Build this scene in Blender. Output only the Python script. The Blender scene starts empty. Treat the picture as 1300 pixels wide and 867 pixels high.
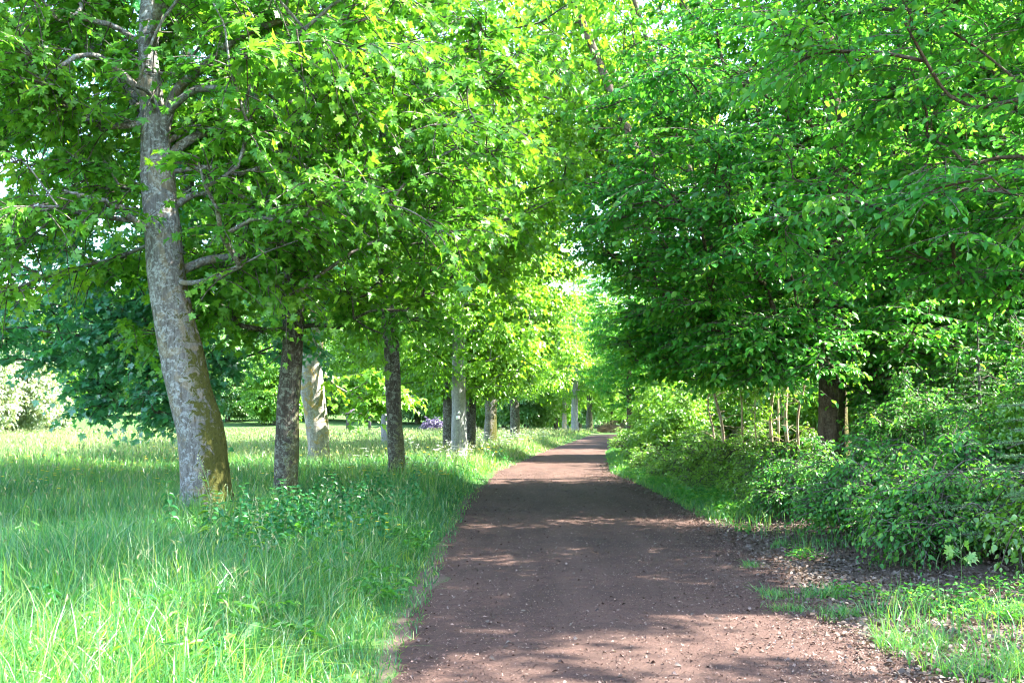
import bpy, math, random
import numpy as np
from math import radians as rad

# ------------------------------------------------------------------ scene, camera, light
S = bpy.context.scene
C = S.collection
TILT = math.atan(96.5 / 1264.0)
CAM = np.array([0.0, 0.0, 1.6])

def at(px, py, Y):
    """the point at depth Y seen at a given place of the 1300x867 photograph"""
    u, v, f = px - 650.0, 433.5 - py, 1264.0
    d = np.array([u, f * math.cos(TILT) - v * math.sin(TILT), f * math.sin(TILT) + v * math.cos(TILT)])
    return CAM + d * (Y / d[1])

cam = bpy.data.cameras.new('camera')
cam.sensor_width = 36; cam.lens = 35.0; cam.clip_end = 3000; cam.clip_start = 0.05
co = bpy.data.objects.new('camera', cam); C.objects.link(co)
co.location = CAM; co.rotation_euler = (rad(90) + TILT, 0, 0)
S.camera = co

SUN_EL, SUN_AZ = rad(49), rad(1)            # the sun stands to the right of the path
world = bpy.data.worlds.new('World'); S.world = world; world.use_nodes = True
nt = world.node_tree; nt.nodes.clear()
sky = nt.nodes.new('ShaderNodeTexSky'); sky.sky_type = 'NISHITA'; sky.sun_disc = False
sky.sun_elevation = SUN_EL; sky.sun_rotation = rad(90) - SUN_AZ
bg = nt.nodes.new('ShaderNodeBackground'); bg.inputs[1].default_value = 0.15
wo = nt.nodes.new('ShaderNodeOutputWorld')
nt.links.new(sky.outputs[0], bg.inputs[0]); nt.links.new(bg.outputs[0], wo.inputs[0])
sl = bpy.data.lights.new('sun', 'SUN'); sl.energy = 4.6; sl.angle = rad(0.5); sl.color = (1.0, 0.96, 0.89)
so = bpy.data.objects.new('sun', sl); C.objects.link(so)
from mathutils import Vector
sd = Vector((math.cos(SUN_EL) * math.cos(SUN_AZ), math.cos(SUN_EL) * math.sin(SUN_AZ), math.sin(SUN_EL)))
so.rotation_euler = sd.to_track_quat('Z', 'Y').to_euler(); so.location = (30, 0, 40)

vs = S.view_settings
vs.view_transform = 'Standard'; vs.look = 'None'; vs.gamma = 1.0; vs.use_curve_mapping = False
vs.exposure = 3.38
S.render.engine = 'CYCLES'
cy = S.cycles
cy.max_bounces = 9; cy.diffuse_bounces = 5; cy.glossy_bounces = 2; cy.transmission_bounces = 6
cy.transparent_max_bounces = 4; cy.volume_bounces = 0
cy.use_adaptive_sampling = True; cy.adaptive_threshold = 0.014
cy.caustics_reflective = False; cy.caustics_refractive = False
cy.pixel_filter_type = 'BLACKMAN_HARRIS'; cy.filter_width = 1.1
cy.use_denoising = True
try:
    cy.denoiser = 'OPENIMAGEDENOISE'; cy.denoising_input_passes = 'RGB_ALBEDO_NORMAL'
except Exception:
    pass

# ------------------------------------------------------------------ materials
def node(t, typ, **kw):
    n = t.nodes.new(typ)
    for k, v in kw.items():
        if k == 'vals':
            for i, x in v.items(): n.inputs[i].default_value = x
        else: setattr(n, k, v)
    return n

def new_mat(name):
    m = bpy.data.materials.new(name); m.use_nodes = True
    m.node_tree.nodes.clear()
    return m, m.node_tree

def ramp(t, src, stops):
    r = node(t, 'ShaderNodeValToRGB'); e = r.color_ramp.elements
    while len(e) < len(stops): e.new(0.5)
    for i, (p, c) in enumerate(stops):
        e[i].position = p; e[i].color = (*c, 1) if len(c) == 3 else c
    t.links.new(src, r.inputs[0]); return r.outputs[0]

def mixc(t, fac, a, b, mode='MIX'):
    n = node(t, 'ShaderNodeMix', data_type='RGBA', blend_type=mode)
    for sock, v in ((n.inputs[0], fac), (n.inputs[6], a), (n.inputs[7], b)):
        if isinstance(v, bpy.types.NodeSocket): t.links.new(v, sock)
        elif isinstance(v, (int, float)): sock.default_value = v
        else: sock.default_value = (*v, 1)
    return n.outputs[2]

def math_n(t, op, a, b=0.0, c=None, clamp=False):
    n = node(t, 'ShaderNodeMath', operation=op, use_clamp=clamp)
    for i, v in enumerate((a, b) if c is None else (a, b, c)):
        if isinstance(v, bpy.types.NodeSocket): t.links.new(v, n.inputs[i])
        else: n.inputs[i].default_value = v
    return n.outputs[0]

def noise(t, vec, scale, detail=4, rough=0.55, dist=0.0):
    n = node(t, 'ShaderNodeTexNoise'); n.inputs['Scale'].default_value = scale
    n.inputs['Detail'].default_value = detail; n.inputs['Roughness'].default_value = rough
    n.inputs['Distortion'].default_value = dist
    if vec is not None: t.links.new(vec, n.inputs['Vector'])
    return n.outputs['Fac']

def leaf_mat(name, dark, mid, light, trans_gain=(1.5, 1.35, 0.6), trans=0.45, gloss=0.06, rough=0.38):
    m, t = new_mat(name)
    a = node(t, 'ShaderNodeAttribute', attribute_name='tint')
    col = ramp(t, a.outputs['Fac'], [(0.0, dark), (0.5, mid), (1.0, light)])
    tc = mixc(t, 1.0, col, trans_gain, 'MULTIPLY')
    d = node(t, 'ShaderNodeBsdfDiffuse'); tr = node(t, 'ShaderNodeBsdfTranslucent')
    g = node(t, 'ShaderNodeBsdfGlossy'); g.inputs['Roughness'].default_value = rough
    t.links.new(col, d.inputs[0]); t.links.new(tc, tr.inputs[0])
    mx = node(t, 'ShaderNodeMixShader', vals={0: trans}); t.links.new(d.outputs[0], mx.inputs[1]); t.links.new(tr.outputs[0], mx.inputs[2])
    m2 = node(t, 'ShaderNodeMixShader', vals={0: gloss}); t.links.new(mx.outputs[0], m2.inputs[1]); t.links.new(g.outputs[0], m2.inputs[2])
    o = node(t, 'ShaderNodeOutputMaterial'); t.links.new(m2.outputs[0], o.inputs[0])
    return m

M_maple = leaf_mat('maple_leaf', (0.05, 0.175, 0.024), (0.088, 0.265, 0.026), (0.18, 0.36, 0.03), trans=.52, gloss=.025)
M_lime = leaf_mat('yellow_green_leaf', (0.075, 0.22, 0.024), (0.13, 0.31, 0.028), (0.21, 0.39, 0.035), trans=.52, gloss=.04)
M_beech = leaf_mat('hornbeam_leaf', (0.03, 0.175, 0.034), (0.062, 0.27, 0.038), (0.16, 0.36, 0.036), trans=.54, gloss=.03)
M_darkmaple = leaf_mat('dark_maple_leaf', (0.03, 0.19, 0.09), (0.055, 0.27, 0.11), (0.09, 0.33, 0.10), trans=0.5, gloss=0.1)
M_far = leaf_mat('far_leaf', (0.07, 0.2, 0.05), (0.12, 0.28, 0.065), (0.18, 0.34, 0.08), trans=.5)  # distance haze put into the leaf colour as a lighter, bluer green
M_palebush = leaf_mat('pale_leaf', (0.14, 0.22, 0.12), (0.25, 0.33, 0.2), (0.4, 0.46, 0.34))
M_shrub = leaf_mat('shrub_leaf', (0.028, 0.14, 0.028), (0.058, 0.235, 0.034), (0.15, 0.33, 0.04), trans=0.5, gloss=0.03, rough=.5)
M_shrub_light = leaf_mat('light_shrub_leaf', (0.08, 0.22, 0.024), (0.13, 0.31, 0.03), (0.21, 0.38, 0.036), trans=.5)
M_nettle = leaf_mat('nettle_leaf', (0.016, 0.11, 0.036), (0.032, 0.175, 0.05), (0.06, 0.23, 0.055), trans=0.42)
M_spruce = leaf_mat('spruce_needle', (0.04, 0.12, 0.04), (0.075, 0.18, 0.06), (0.14, 0.25, 0.08), trans=0.15)
M_grass = leaf_mat('grass_blade', (0.018, 0.12, 0.042), (0.056, 0.21, 0.042), (0.28, 0.37, 0.055), trans=0.45, gloss=0.05)  # low tints carry the blue-green of shade, high tints the sunlit yellow
M_seed_sunlit = leaf_mat('seed_and_sunlit_grass', (0.14, 0.19, 0.07), (0.26, 0.30, 0.14), (0.42, 0.42, 0.26), trans_gain=(1, 1, .8), trans=0.4, gloss=0.0)  # seed heads and straw, also the sunlit paleness of far blades
M_white = leaf_mat('white_petal', (0.65, 0.68, 0.6), (0.75, 0.77, 0.7), (0.82, 0.82, 0.78), trans_gain=(1, 1, 1), gloss=0.0)
M_yellow = leaf_mat('yellow_petal', (0.6, 0.42, 0.02), (0.75, 0.55, 0.03), (0.8, 0.62, 0.05), trans_gain=(1, 1, .6))
M_purple = leaf_mat('purple_petal', (0.06, 0.07, 0.08), (0.10, 0.08, 0.14), (0.16, 0.11, 0.2), trans_gain=(1, 1, 1))
M_litter = leaf_mat('dry_leaf', (0.04, 0.026, 0.018), (0.095, 0.068, 0.05), (0.19, 0.155, 0.125), trans_gain=(1.1, 1, .8), trans=0.2, gloss=0.03, rough=0.6)
M_chip = leaf_mat('path_chip', (0.03, 0.018, 0.013), (0.095, 0.055, 0.042), (0.21, 0.15, 0.12), trans=0.0, gloss=0.02, rough=0.7)
M_stem = leaf_mat('green_stem', (0.06, 0.13, 0.03), (0.09, 0.17, 0.04), (0.13, 0.2, 0.06), trans=0.1)

def bark(name, base, dark, lichen=(0.42, 0.44, 0.40), lich_amt=0.5, moss=0.0, moss_col=(0.10, 0.105, 0.02), moss_top=3.0,
         fissure=1.0, orange=0.0, bump=0.6):
    m, t = new_mat(name)
    tc = node(t, 'ShaderNodeTexCoord'); ob = tc.outputs['Object']
    mp = node(t, 'ShaderNodeMapping'); mp.inputs['Scale'].default_value = (1, 1, 0.16); t.links.new(ob, mp.inputs[0])
    n1 = noise(t, mp.outputs[0], 22 * fissure, 6, 0.65, 0.6)
    n2 = noise(t, ob, 3.2, 5, 0.6, 0.4)
    n3 = noise(t, ob, 26, 3, 0.6)
    n4 = noise(t, ob, 9, 5, 0.7, 0.8)
    col = mixc(t, ramp(t, n1, [(0.36, (0, 0, 0)), (0.62, (1, 1, 1))]), dark, base)
    col = mixc(t, math_n(t, 'MULTIPLY', ramp(t, n2, [(0.35, (0, 0, 0)), (0.65, (1, 1, 1))]), 0.55), col, tuple(x * 0.5 for x in base))
    lm = math_n(t, 'MULTIPLY', ramp(t, n4, [(0.47, (0, 0, 0)), (0.56, (1, 1, 1))]), ramp(t, n3, [(0.40, (0, 0, 0)), (0.55, (1, 1, 1))]))
    col = mixc(t, math_n(t, 'MULTIPLY', lm, lich_amt), col, lichen)
    if orange > 0:
        n5 = noise(t, ob, 2.4, 5, 0.7, 1.0)
        col = mixc(t, math_n(t, 'MULTIPLY', ramp(t, n5, [(0.52, (0, 0, 0)), (0.6, (1, 1, 1))]), orange), col, (0.33, 0.22, 0.06))
    if moss > 0:
        sx = node(t, 'ShaderNodeSeparateXYZ'); t.links.new(ob, sx.inputs[0])
        ge = node(t, 'ShaderNodeNewGeometry'); sn = node(t, 'ShaderNodeSeparateXYZ'); t.links.new(ge.outputs['Normal'], sn.inputs[0])
        h = math_n(t, 'SUBTRACT', 1.0, math_n(t, 'DIVIDE', sx.outputs[2], moss_top))
        f = math_n(t, 'ADD', math_n(t, 'MULTIPLY', h, 0.55), math_n(t, 'MULTIPLY', sn.outputs[0], 0.55))
        f = math_n(t, 'ADD', f, math_n(t, 'MULTIPLY', math_n(t, 'SUBTRACT', n4, 0.5), 2.2))
        f = math_n(t, 'MULTIPLY', ramp(t, f, [(0.42, (0, 0, 0)), (0.62, (1, 1, 1))]), moss)
        mc = mixc(t, n3, tuple(x * 0.5 for x in moss_col), tuple(x * 1.5 for x in moss_col))
        col = mixc(t, f, col, mc)
    p = node(t, 'ShaderNodeBsdfPrincipled'); p.inputs['Roughness'].default_value = 0.9
    p.inputs['Specular IOR Level'].default_value = 0.15
    t.links.new(col, p.inputs['Base Color'])
    b = node(t, 'ShaderNodeBump', vals={0: bump}); b.inputs['Distance'].default_value = 0.055
    t.links.new(math_n(t, 'ADD', n1, math_n(t, 'MULTIPLY', n3, 0.5)), b.inputs['Height'])
    t.links.new(b.outputs[0], p.inputs['Normal'])
    o = node(t, 'ShaderNodeOutputMaterial'); t.links.new(p.outputs[0], o.inputs[0])
    return m

B_grey = bark('grey_mossy_bark', (0.20, 0.19, 0.175), (0.07, 0.062, 0.052), lichen=(.33, .35, .34), lich_amt=0.8, moss=1.0, moss_top=3.4, moss_col=(.06, .06, .012), orange=0.22, bump=1.0)
B_dark = bark('dark_bark', (0.10, 0.088, 0.07), (0.028, 0.024, 0.018), lichen=(0.22, 0.25, 0.2), lich_amt=0.7, moss=0.5, moss_top=2.2, fissure=1.2)
B_pale = bark('pale_bark', (0.25, 0.25, 0.24), (0.15, 0.145, 0.135), lichen=(0.36, 0.36, 0.34), lich_amt=0.4, fissure=0.5, bump=0.25)
B_white = bark('white_flaky_bark', (0.33, 0.30, 0.27), (0.17, 0.14, 0.11), lichen=(0.44, 0.42, 0.39), lich_amt=0.7, orange=0.8, fissure=0.6, bump=0.4)
B_forest = bark('forest_bark', (0.12, 0.088, 0.06), (0.032, 0.023, 0.016), lichen=(0.18, 0.165, 0.115), lich_amt=0.4, moss=0.6, moss_top=3.5, fissure=0.8, bump=0.9)
B_sap = bark('sapling_bark', (0.42, 0.34, 0.22), (0.22, 0.15, 0.08), lich_amt=0.25, fissure=2.0, bump=0.2)
B_twig = bark('twig_bark', (0.085, 0.07, 0.052), (0.035, 0.028, 0.02), lich_amt=0.25, fissure=2.0, bump=0.2)

# ------------------------------------------------------------------ mesh helpers
class Geo:
    def __init__(s): s.v = []; s.f3 = []; s.f4 = []; s.m3 = []; s.m4 = []; s.t = []; s.n = 0
    def add(s, v, f3=None, f4=None, tint=0.5, mat=0):
        v = np.asarray(v, dtype=np.float32).reshape(-1, 3)
        if f3 is not None and len(f3):
            f3 = np.asarray(f3, dtype=np.int32).reshape(-1, 3); s.f3.append(f3 + s.n); s.m3.append(np.full(len(f3), mat, np.int32))
        if f4 is not None and len(f4):
            f4 = np.asarray(f4, dtype=np.int32).reshape(-1, 4); s.f4.append(f4 + s.n); s.m4.append(np.full(len(f4), mat, np.int32))
        s.v.append(v)
        s.t.append(np.broadcast_to(np.asarray(tint, dtype=np.float32), (len(v),)) if np.ndim(tint) == 0 else np.asarray(tint, dtype=np.float32))
        s.n += len(v)
    def build(s, name, mats, parent=None, smooth=False, offset=(0, 0, 0)):
        v = np.concatenate(s.v) - np.asarray(offset, dtype=np.float32)
        f3 = np.concatenate(s.f3) if s.f3 else np.zeros((0, 3), np.int32)
        f4 = np.concatenate(s.f4) if s.f4 else np.zeros((0, 4), np.int32)
        me = bpy.data.meshes.new(name)
        me.vertices.add(len(v)); me.vertices.foreach_set('co', v.ravel())
        loops = np.concatenate([f3.ravel(), f4.ravel()])
        me.loops.add(len(loops)); me.loops.foreach_set('vertex_index', loops)
        me.polygons.add(len(f3) + len(f4))
        st = np.concatenate([np.arange(len(f3)) * 3, len(f3) * 3 + np.arange(len(f4)) * 4]).astype(np.int32)
        me.polygons.foreach_set('loop_start', st)
        if isinstance(mats, (list, tuple)) and len(mats) > 1:
            mi = np.concatenate(s.m3 + s.m4) if (s.m3 or s.m4) else np.zeros(0, np.int32)
            me.polygons.foreach_set('material_index', mi)
        if smooth: me.polygons.foreach_set('use_smooth', np.ones(len(f3) + len(f4), bool))
        a = me.attributes.new('tint', 'FLOAT', 'POINT'); a.data.foreach_set('value', np.concatenate(s.t).astype(np.float32))
        for m in (mats if isinstance(mats, (list, tuple)) else [mats]): me.materials.append(m)
        me.update(calc_edges=True)
        o = bpy.data.objects.new(name, me); C.objects.link(o)
        if parent is not None: o.parent = parent
        return o

def nrm(a): return a / np.maximum(np.linalg.norm(a, axis=-1, keepdims=True), 1e-9)

def tubes(g, P, R, k=5, mat=0, tint=0.5, wob=None):
    """many tubes at once: P (N,S,3) centre lines, R (N,S) radii"""
    P = np.asarray(P, float); R = np.asarray(R, float)
    N, Sg, _ = P.shape
    T = np.gradient(P, axis=1); T = nrm(T)
    ref = np.where(np.abs(T[:, :1, 2:3]) > 0.9, np.array([[[1., 0, 0]]]), np.array([[[0, 0, 1.]]])) * np.ones((N, Sg, 1))
    U = nrm(np.cross(T, ref)); V = np.cross(T, U)
    a = np.linspace(0, 2 * np.pi, k, endpoint=False)
    rr = R[:, :, None] * np.ones(k)
    if wob is not None: rr = rr * wob
    ring = P[:, :, None, :] + rr[..., None] * (U[:, :, None, :] * np.cos(a)[:, None] + V[:, :, None, :] * np.sin(a)[:, None])
    b = (np.arange(N) * Sg * k)[:, None, None] + (np.arange(Sg - 1) * k)[None, :, None]
    i = np.arange(k)[None, None, :]; j = (i + 1) % k
    q = np.stack([b + i, b + j, b + k + j, b + k + i], -1).reshape(-1, 4)
    g.add(ring.reshape(-1, 3), f4=q, mat=mat, tint=tint)

def resample(P, n):
    P = np.asarray(P, float); d = np.r_[0, np.cumsum(np.linalg.norm(np.diff(P, axis=0), axis=1))]
    t = np.linspace(0, d[-1], n); return np.stack([np.interp(t, d, P[:, i]) for i in range(3)], 1)

def smooth_poly(P, n):
    """Catmull-Rom through the points, n samples"""
    P = np.asarray(P, float)
    if len(P) < 3: return resample(P, n)
    Q = np.vstack([2 * P[0] - P[1], P, 2 * P[-1] - P[-2]])
    out = []
    for i in range(1, len(Q) - 2):
        for t in np.linspace(0, 1, 12, endpoint=False):
            p0, p1, p2, p3 = Q[i - 1], Q[i], Q[i + 1], Q[i + 2]
            out.append(0.5 * (2 * p1 + (p2 - p0) * t + (2 * p0 - 5 * p1 + 4 * p2 - p3) * t ** 2 + (3 * p1 - p0 - 3 * p2 + p3) * t ** 3))
    out.append(P[-1]); return resample(np.array(out), n)

# leaf shapes: local x across, y from stalk to tip, z bulge
def tmpl(outline, centre, fold):
    V = [centre] + outline
    n = len(outline); F = [(0, i, i % n + 1) for i in range(1, n + 1)]
    V = np.array([(x, y, fold * abs(x) - 0.22 * y * y) for x, y in V]); return V, np.array(F)
half = [(.12, .02), (.38, .0), (.22, .20), (.36, .22), (.62, .46), (.42, .45), (.38, .60), (.17, .46), (.25, .74), (.10, .72)]
MAPLE = tmpl([(0, .08)] + half + [(0, 1)] + [(-x, y) for x, y in half[::-1]], (0, .4), 0.16)
half = [(.15, .02), (.36, .06), (.27, .24), (.56, .44), (.25, .52), (.2, .72)]
MAPLE_LOW = tmpl([(0, .08), (.36, .06), (.56, .45), (.23, .52), (0, 1), (-.23, .52), (-.56, .45), (-.36, .06)], (0, .4), 0.16)
OVATE = (np.array([(0, 0, 0), (0, .5, -.05), (0, 1, -.22), (.27, .25, .06), (.30, .55, .03), (-.27, .25, .06), (-.30, .55, .03)]),
         np.array([(0, 3, 1), (3, 4, 1), (4, 2, 1), (0, 1, 5), (5, 1, 6), (6, 1, 2)]))
ROUND = (np.array([(0, 0, 0), (0, .5, -.05), (0, 1, -.2), (.30, .16, .05), (.38, .5, .05), (.2, .82, -.05), (-.30, .16, .05), (-.38, .5, .05), (-.2, .82, -.05)]),
         np.array([(0, 3, 1), (3, 4, 1), (4, 5, 1), (5, 2, 1), (0, 1, 6), (6, 1, 7), (7, 1, 8), (8, 1, 2)]))
DIAMOND = (np.array([(0, 0, 0), (.34, .42, .08), (0, 1, -.2), (-.34, .42, .08)]), np.array([(0, 1, 2), (0, 2, 3)]))
_w = [.03, .16, .24, .27, .25, .18, .08]; _y = [0, .12, .28, .48, .68, .86, .97]
DOCK = (np.array([(sx * w_, y_, .07 * abs(sx) * (w_ / .27) + .012 * math.sin(y_ * 22 + sx) - .18 * y_ * y_) for w_, y_ in zip(_w, _y) for sx in (-1, -.5, 0, .5, 1)]),
        np.array([t_ for i_ in range(6) for k_ in range(4) for t_ in ((i_ * 5 + k_, i_ * 5 + k_ + 1, i_ * 5 + k_ + 6), (i_ * 5 + k_, i_ * 5 + k_ + 6, i_ * 5 + k_ + 5))]))
LANCE = (np.array([(0, 0, 0), (.12, .3, .04), (.10, .65, 0), (0, 1, -.25), (-.10, .65, 0), (-.12, .3, .04), (0, .4, -.03)]),
         np.array([(0, 1, 6), (1, 2, 6), (2, 3, 6), (3, 4, 6), (4, 5, 6), (5, 0, 6)]))

def place_leaves(g, T, pos, D, Nn, size, tint, mat=0):
    V, F = T
    D = nrm(D); Nn = nrm(Nn - (Nn * D).sum(-1, keepdims=True) * D); X = np.cross(D, Nn)
    h_ = np.modf(np.abs(pos[:, 0] * 91.7 + pos[:, 1] * 57.3 + pos[:, 2] * 33.1))[0]; h2_ = np.modf(h_ * 37.7)[0]     # curl and skew differ from leaf to leaf
    zz = V[None, :, 2:3] * (.2 + 2.6 * h_)[:, None, None] + .5 * V[None, :, 0:1] * V[None, :, 1:2] * (h2_ - .5)[:, None, None]
    xx_ = V[None, :, 0:1] * (.75 + .4 * h2_)[:, None, None]
    v = pos[:, None] + size[:, None, None] * (xx_ * X[:, None] + V[None, :, 1:2] * D[:, None] + zz * Nn[:, None])
    f = (np.arange(len(pos)) * len(V))[:, None, None] + F[None]
    g.add(v.reshape(-1, 3), f3=f.reshape(-1, 3), tint=np.repeat(np.clip(tint, 0, 1), len(V)), mat=mat)

def spray_leaves(g, cen, dirs, rng, nt=8, nl=11, L=0.7, flat=0.35, droop=0.25, size=0.14, tilt=0.45, T=MAPLE, twig=True, tmean=0.5,
                 tint_n=None, twig_mat=1, fan=1.7, leafdroop=0.35, twig_r=1.0):
    N = len(cen)
    az = np.arctan2(dirs[:, 1], dirs[:, 0])[:, None] + rng.uniform(-fan, fan, (N, nt))
    el = np.arctan2(dirs[:, 2], np.hypot(dirs[:, 0], dirs[:, 1]))[:, None] * 0.5 + rng.normal(0, flat, (N, nt))
    d = np.stack([np.cos(el) * np.cos(az), np.cos(el) * np.sin(az), np.sin(el)], -1)
    ln = L * rng.uniform(0.55, 1.15, (N, nt))
    st = cen[:, None] - nrm(dirs)[:, None] * (rng.uniform(0, .7, (N, nt)) * L)[..., None] + rng.normal(0, .04, (N, nt, 3))
    def pt(t): return st[..., None, :] + d[..., None, :] * (ln[..., None] * t)[..., None] + np.array([0, 0, -1.]) * (droop * ln[..., None] * t ** 2)[..., None]
    t = (np.linspace(0.15, 1, nl)[None, None] + rng.uniform(-.04, .04, (N, nt, nl))).clip(0.05, 1.02)
    pos = pt(t)
    tan = nrm(d[..., None, :] + np.array([0, 0, -1.]) * (2 * droop * t)[..., None])
    lat = nrm(np.cross(tan, np.array([0, 0, 1.])) + 1e-6)
    side = np.where(np.arange(nl) % 2 == 0, 1., -1.)[None, None] * np.ones((N, nt, 1))
    ang = rng.normal(0.95, 0.3, (N, nt, nl)); ang[..., -1] = rng.normal(0, .3, (N, nt))
    D = tan * np.cos(ang)[..., None] + lat * (side * np.sin(ang))[..., None]
    D[..., 2] -= leafdroop * rng.uniform(0.3, 1.5, (N, nt, nl))
    D = nrm(D)
    Nn = np.array([0, 0, 1.]) + rng.normal(0, tilt, (N, nt, nl, 3))
    pos = pos + D * (size * rng.uniform(.15, .5, (N, nt, nl)))[..., None]
    sz = size * rng.uniform(.5, 1.3, (N, nt, nl)) * (1 - 0.25 * (t - .5))
    tn = (tmean if tint_n is None else tint_n[:, None, None]) + rng.normal(0, .13, (N, 1, 1)) + rng.normal(0, .08, (N, nt, 1)) + rng.normal(0, .13, (N, nt, nl))
    place_leaves(g, T, pos.reshape(-1, 3), D.reshape(-1, 3), Nn.reshape(-1, 3), sz.ravel(), tn.ravel())
    if twig:
        P = pt(np.linspace(0, 1, 4)[None, None] * np.ones((N, nt, 1))).reshape(-1, 4, 3)
        tubes(g, P, twig_r * np.array([.0075, .0065, .005, .003])[None] * np.ones((len(P), 1)), 3, mat=twig_mat)

# ------------------------------------------------------------------ object helpers
def tag(o, label=None, cat=None, group=None, kind=None):
    if label: o['label'] = label
    if cat: o['category'] = cat
    if group: o['group'] = group
    if kind: o['kind'] = kind
    return o

def thing(name, label, cat, loc, rz=0.0, group=None):
    o = bpy.data.objects.new(name, None); C.objects.link(o)
    o.location = loc; o.rotation_euler = (0, 0, rz); o.empty_display_size = 0.3
    return tag(o, label, cat, group)

def dup(root, loc, rz=0.0, sc=1.0, label=None, group=None, mats=None, name=None):
    r = root.copy(); C.objects.link(r)
    r.location = loc; r.rotation_euler = (0, 0, rz); r.scale = (sc, sc, sc) if np.ndim(sc) == 0 else sc
    if name: r.name = name
    if label: r['label'] = label
    if group: r['group'] = group
    for ch in list(root.children):
        c = ch.copy(); C.objects.link(c); c.parent = r
        if mats and ch.name.split('.')[0] in mats:
            for i, m in enumerate(mats[ch.name.split('.')[0]]):
                if m is not None:
                    c.material_slots[i].link = 'OBJECT'; c.material_slots[i].material = m
    return r

# ------------------------------------------------------------------ ground shape
PY_ = [-30, 0, 6, 12, 17, 22.5, 29, 45, 67, 88, 140]
PL_ = [-.75, -.72, -.69, -.78, -.80, -.71, -.46, 1.25, 4.2, 6.8, 14]
PR_ = [2.4, 2.4, 2.5, 2.85, 2.93, 2.94, 2.75, 4.1, 7.05, 9.6, 17]
def left_edge(y): return np.interp(y, PY_, PL_)
def right_edge(y): return np.interp(y, PY_, PR_)
def sstep(t): t = np.clip(t, 0, 1); return t * t * (3 - 2 * t)
def gz(x, y):
    x = np.asarray(x, float); y = np.asarray(y, float)
    r = sstep((x - right_edge(y) - 0.4) / 4.0) * 0.5 * (1 - sstep((y - 60) / 30))
    far = -0.5 * sstep((y - 92) / 60) + 4.2 * sstep((y - 158) / 90)
    und = 0.05 * np.sin(x * .7 + 1) * np.sin(y * .45) * sstep((left_edge(y) - .5 - x) / 3)
    lip = 0.05 * sstep((left_edge(y) - x) / 0.6)
    return r + far + und + lip

# ------------------------------------------------------------------ trees
def grow(trunk, trunk_r, tips, rng, base_z, min_up=0.0, curve=0.18):
    """join tips to the trunk or to the nearest earlier branch; gives polylines and radii"""
    tn = resample(trunk, max(8, int(np.linalg.norm(trunk[-1] - trunk[0]) / 0.35)))
    keep = tn[:, 2] > base_z
    nodes = list(tn[keep]); par = [-1] * len(nodes); dist = [0.0] * len(nodes)
    ntr = len(nodes)
    ax = np.array([np.interp(tips[:, 2], tn[:, 2], tn[:, 0]), np.interp(tips[:, 2], tn[:, 2], tn[:, 1])]).T
    order = np.argsort(np.linalg.norm(tips[:, :2] - ax, axis=1))
    chains = []
    for k in order:
        t = tips[k]; A = np.array(nodes); dd = np.linalg.norm(A - t, axis=1)
        up = (t[2] - A[:, 2]) / np.maximum(dd, .1)
        cost = dd * (1 + 0.9 * np.clip(-up + min_up, 0, 1)) + 0.25 * np.array(dist)
        i = int(np.argmin(cost)); a = A[i]; L = dd[i]
        n = max(2, int(L / 0.45))
        s = np.linspace(0, 1, n + 1)[1:, None]
        horiz = np.array([t[0] - a[0], t[1] - a[1], 0])
        bend = np.array([0, 0, 1.]) * L * curve * rng.uniform(-.3, 1) + rng.normal(0, .09 * L, 3)
        pts = a + (t - a) * s + bend * (4 * s * (1 - s)) * .6 + rng.normal(0, .035, (n, 3)) * np.sin(np.pi * s)
        idx = [i]
        for p in pts:
            nodes.append(p); par.append(idx[-1]); dist.append(dist[idx[-1]] + L / n); idx.append(len(nodes) - 1)
        chains.append(idx)
    nn = len(nodes); acc = np.zeros(nn)
    leafset = {c[-1] for c in chains}
    for i in leafset: acc[i] += .010 ** 2.2
    for i in range(nn - 1, -1, -1):
        acc[i] = max(acc[i], .006 ** 2.2)
        if par[i] >= 0 and i >= ntr: acc[par[i]] += acc[i]
    r = acc ** (1 / 2.2)
    tr = np.interp(np.array(nodes)[:, 2], trunk[:, 2], trunk_r)
    r = np.minimum(r, tr * 0.42)
    return np.array(nodes), chains, r

def blob(rng, cen, rx, n, zmin=None, shell=3.0):
    d = nrm(rng.normal(0, 1, (n * 2, 3))); u = rng.uniform(0, 1, (n * 2, 1)) ** (1 / shell)
    p = np.asarray(cen) + d * u * np.asarray(rx)
    if zmin is not None: p = p[p[:, 2] > zmin]
    return p[:n]

def trunk_mesh(g, trunk, tr, rng, k=18, n=90, flare=0.35):
    P = smooth_poly(trunk, n); d = np.linspace(0, 1, n)
    L = np.r_[0, np.cumsum(np.linalg.norm(np.diff(np.asarray(trunk, float), axis=0), axis=1))]
    R = np.interp(np.linspace(0, L[-1], n), L, tr)
    h = P[:, 2] - P[0, 2]
    a = np.linspace(0, 2 * np.pi, k, endpoint=False)
    ph = rng.uniform(0, 6.28, 4)
    roots = 1 + flare * np.exp(-np.maximum(h, 0) / .28)[:, None] * (1 + .45 * np.cos(a * 5 + ph[0])[None])
    wob = 1 + .05 * np.sin(a * 3 + ph[1] + h[:, None] * 1.1) + .035 * np.sin(a * 2 + ph[2] - h[:, None] * 2.3) + .03 * np.sin(h[:, None] * 5 + ph[3] + a * 4)
    wob = wob + rng.normal(0, .012, wob.shape)
    for _ in range(5):                                        # knots and old branch scars
        zk, ak, sk = rng.uniform(.6, 6), rng.uniform(0, 6.28), rng.uniform(.06, .16)
        wob = wob + sk * np.exp(-((h[:, None] - zk) / .13) ** 2 - (1 - np.cos(a[None] - ak)) / .09)
    tubes(g, P[None], R[None], k, wob=(roots * wob)[None])
    return P

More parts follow.
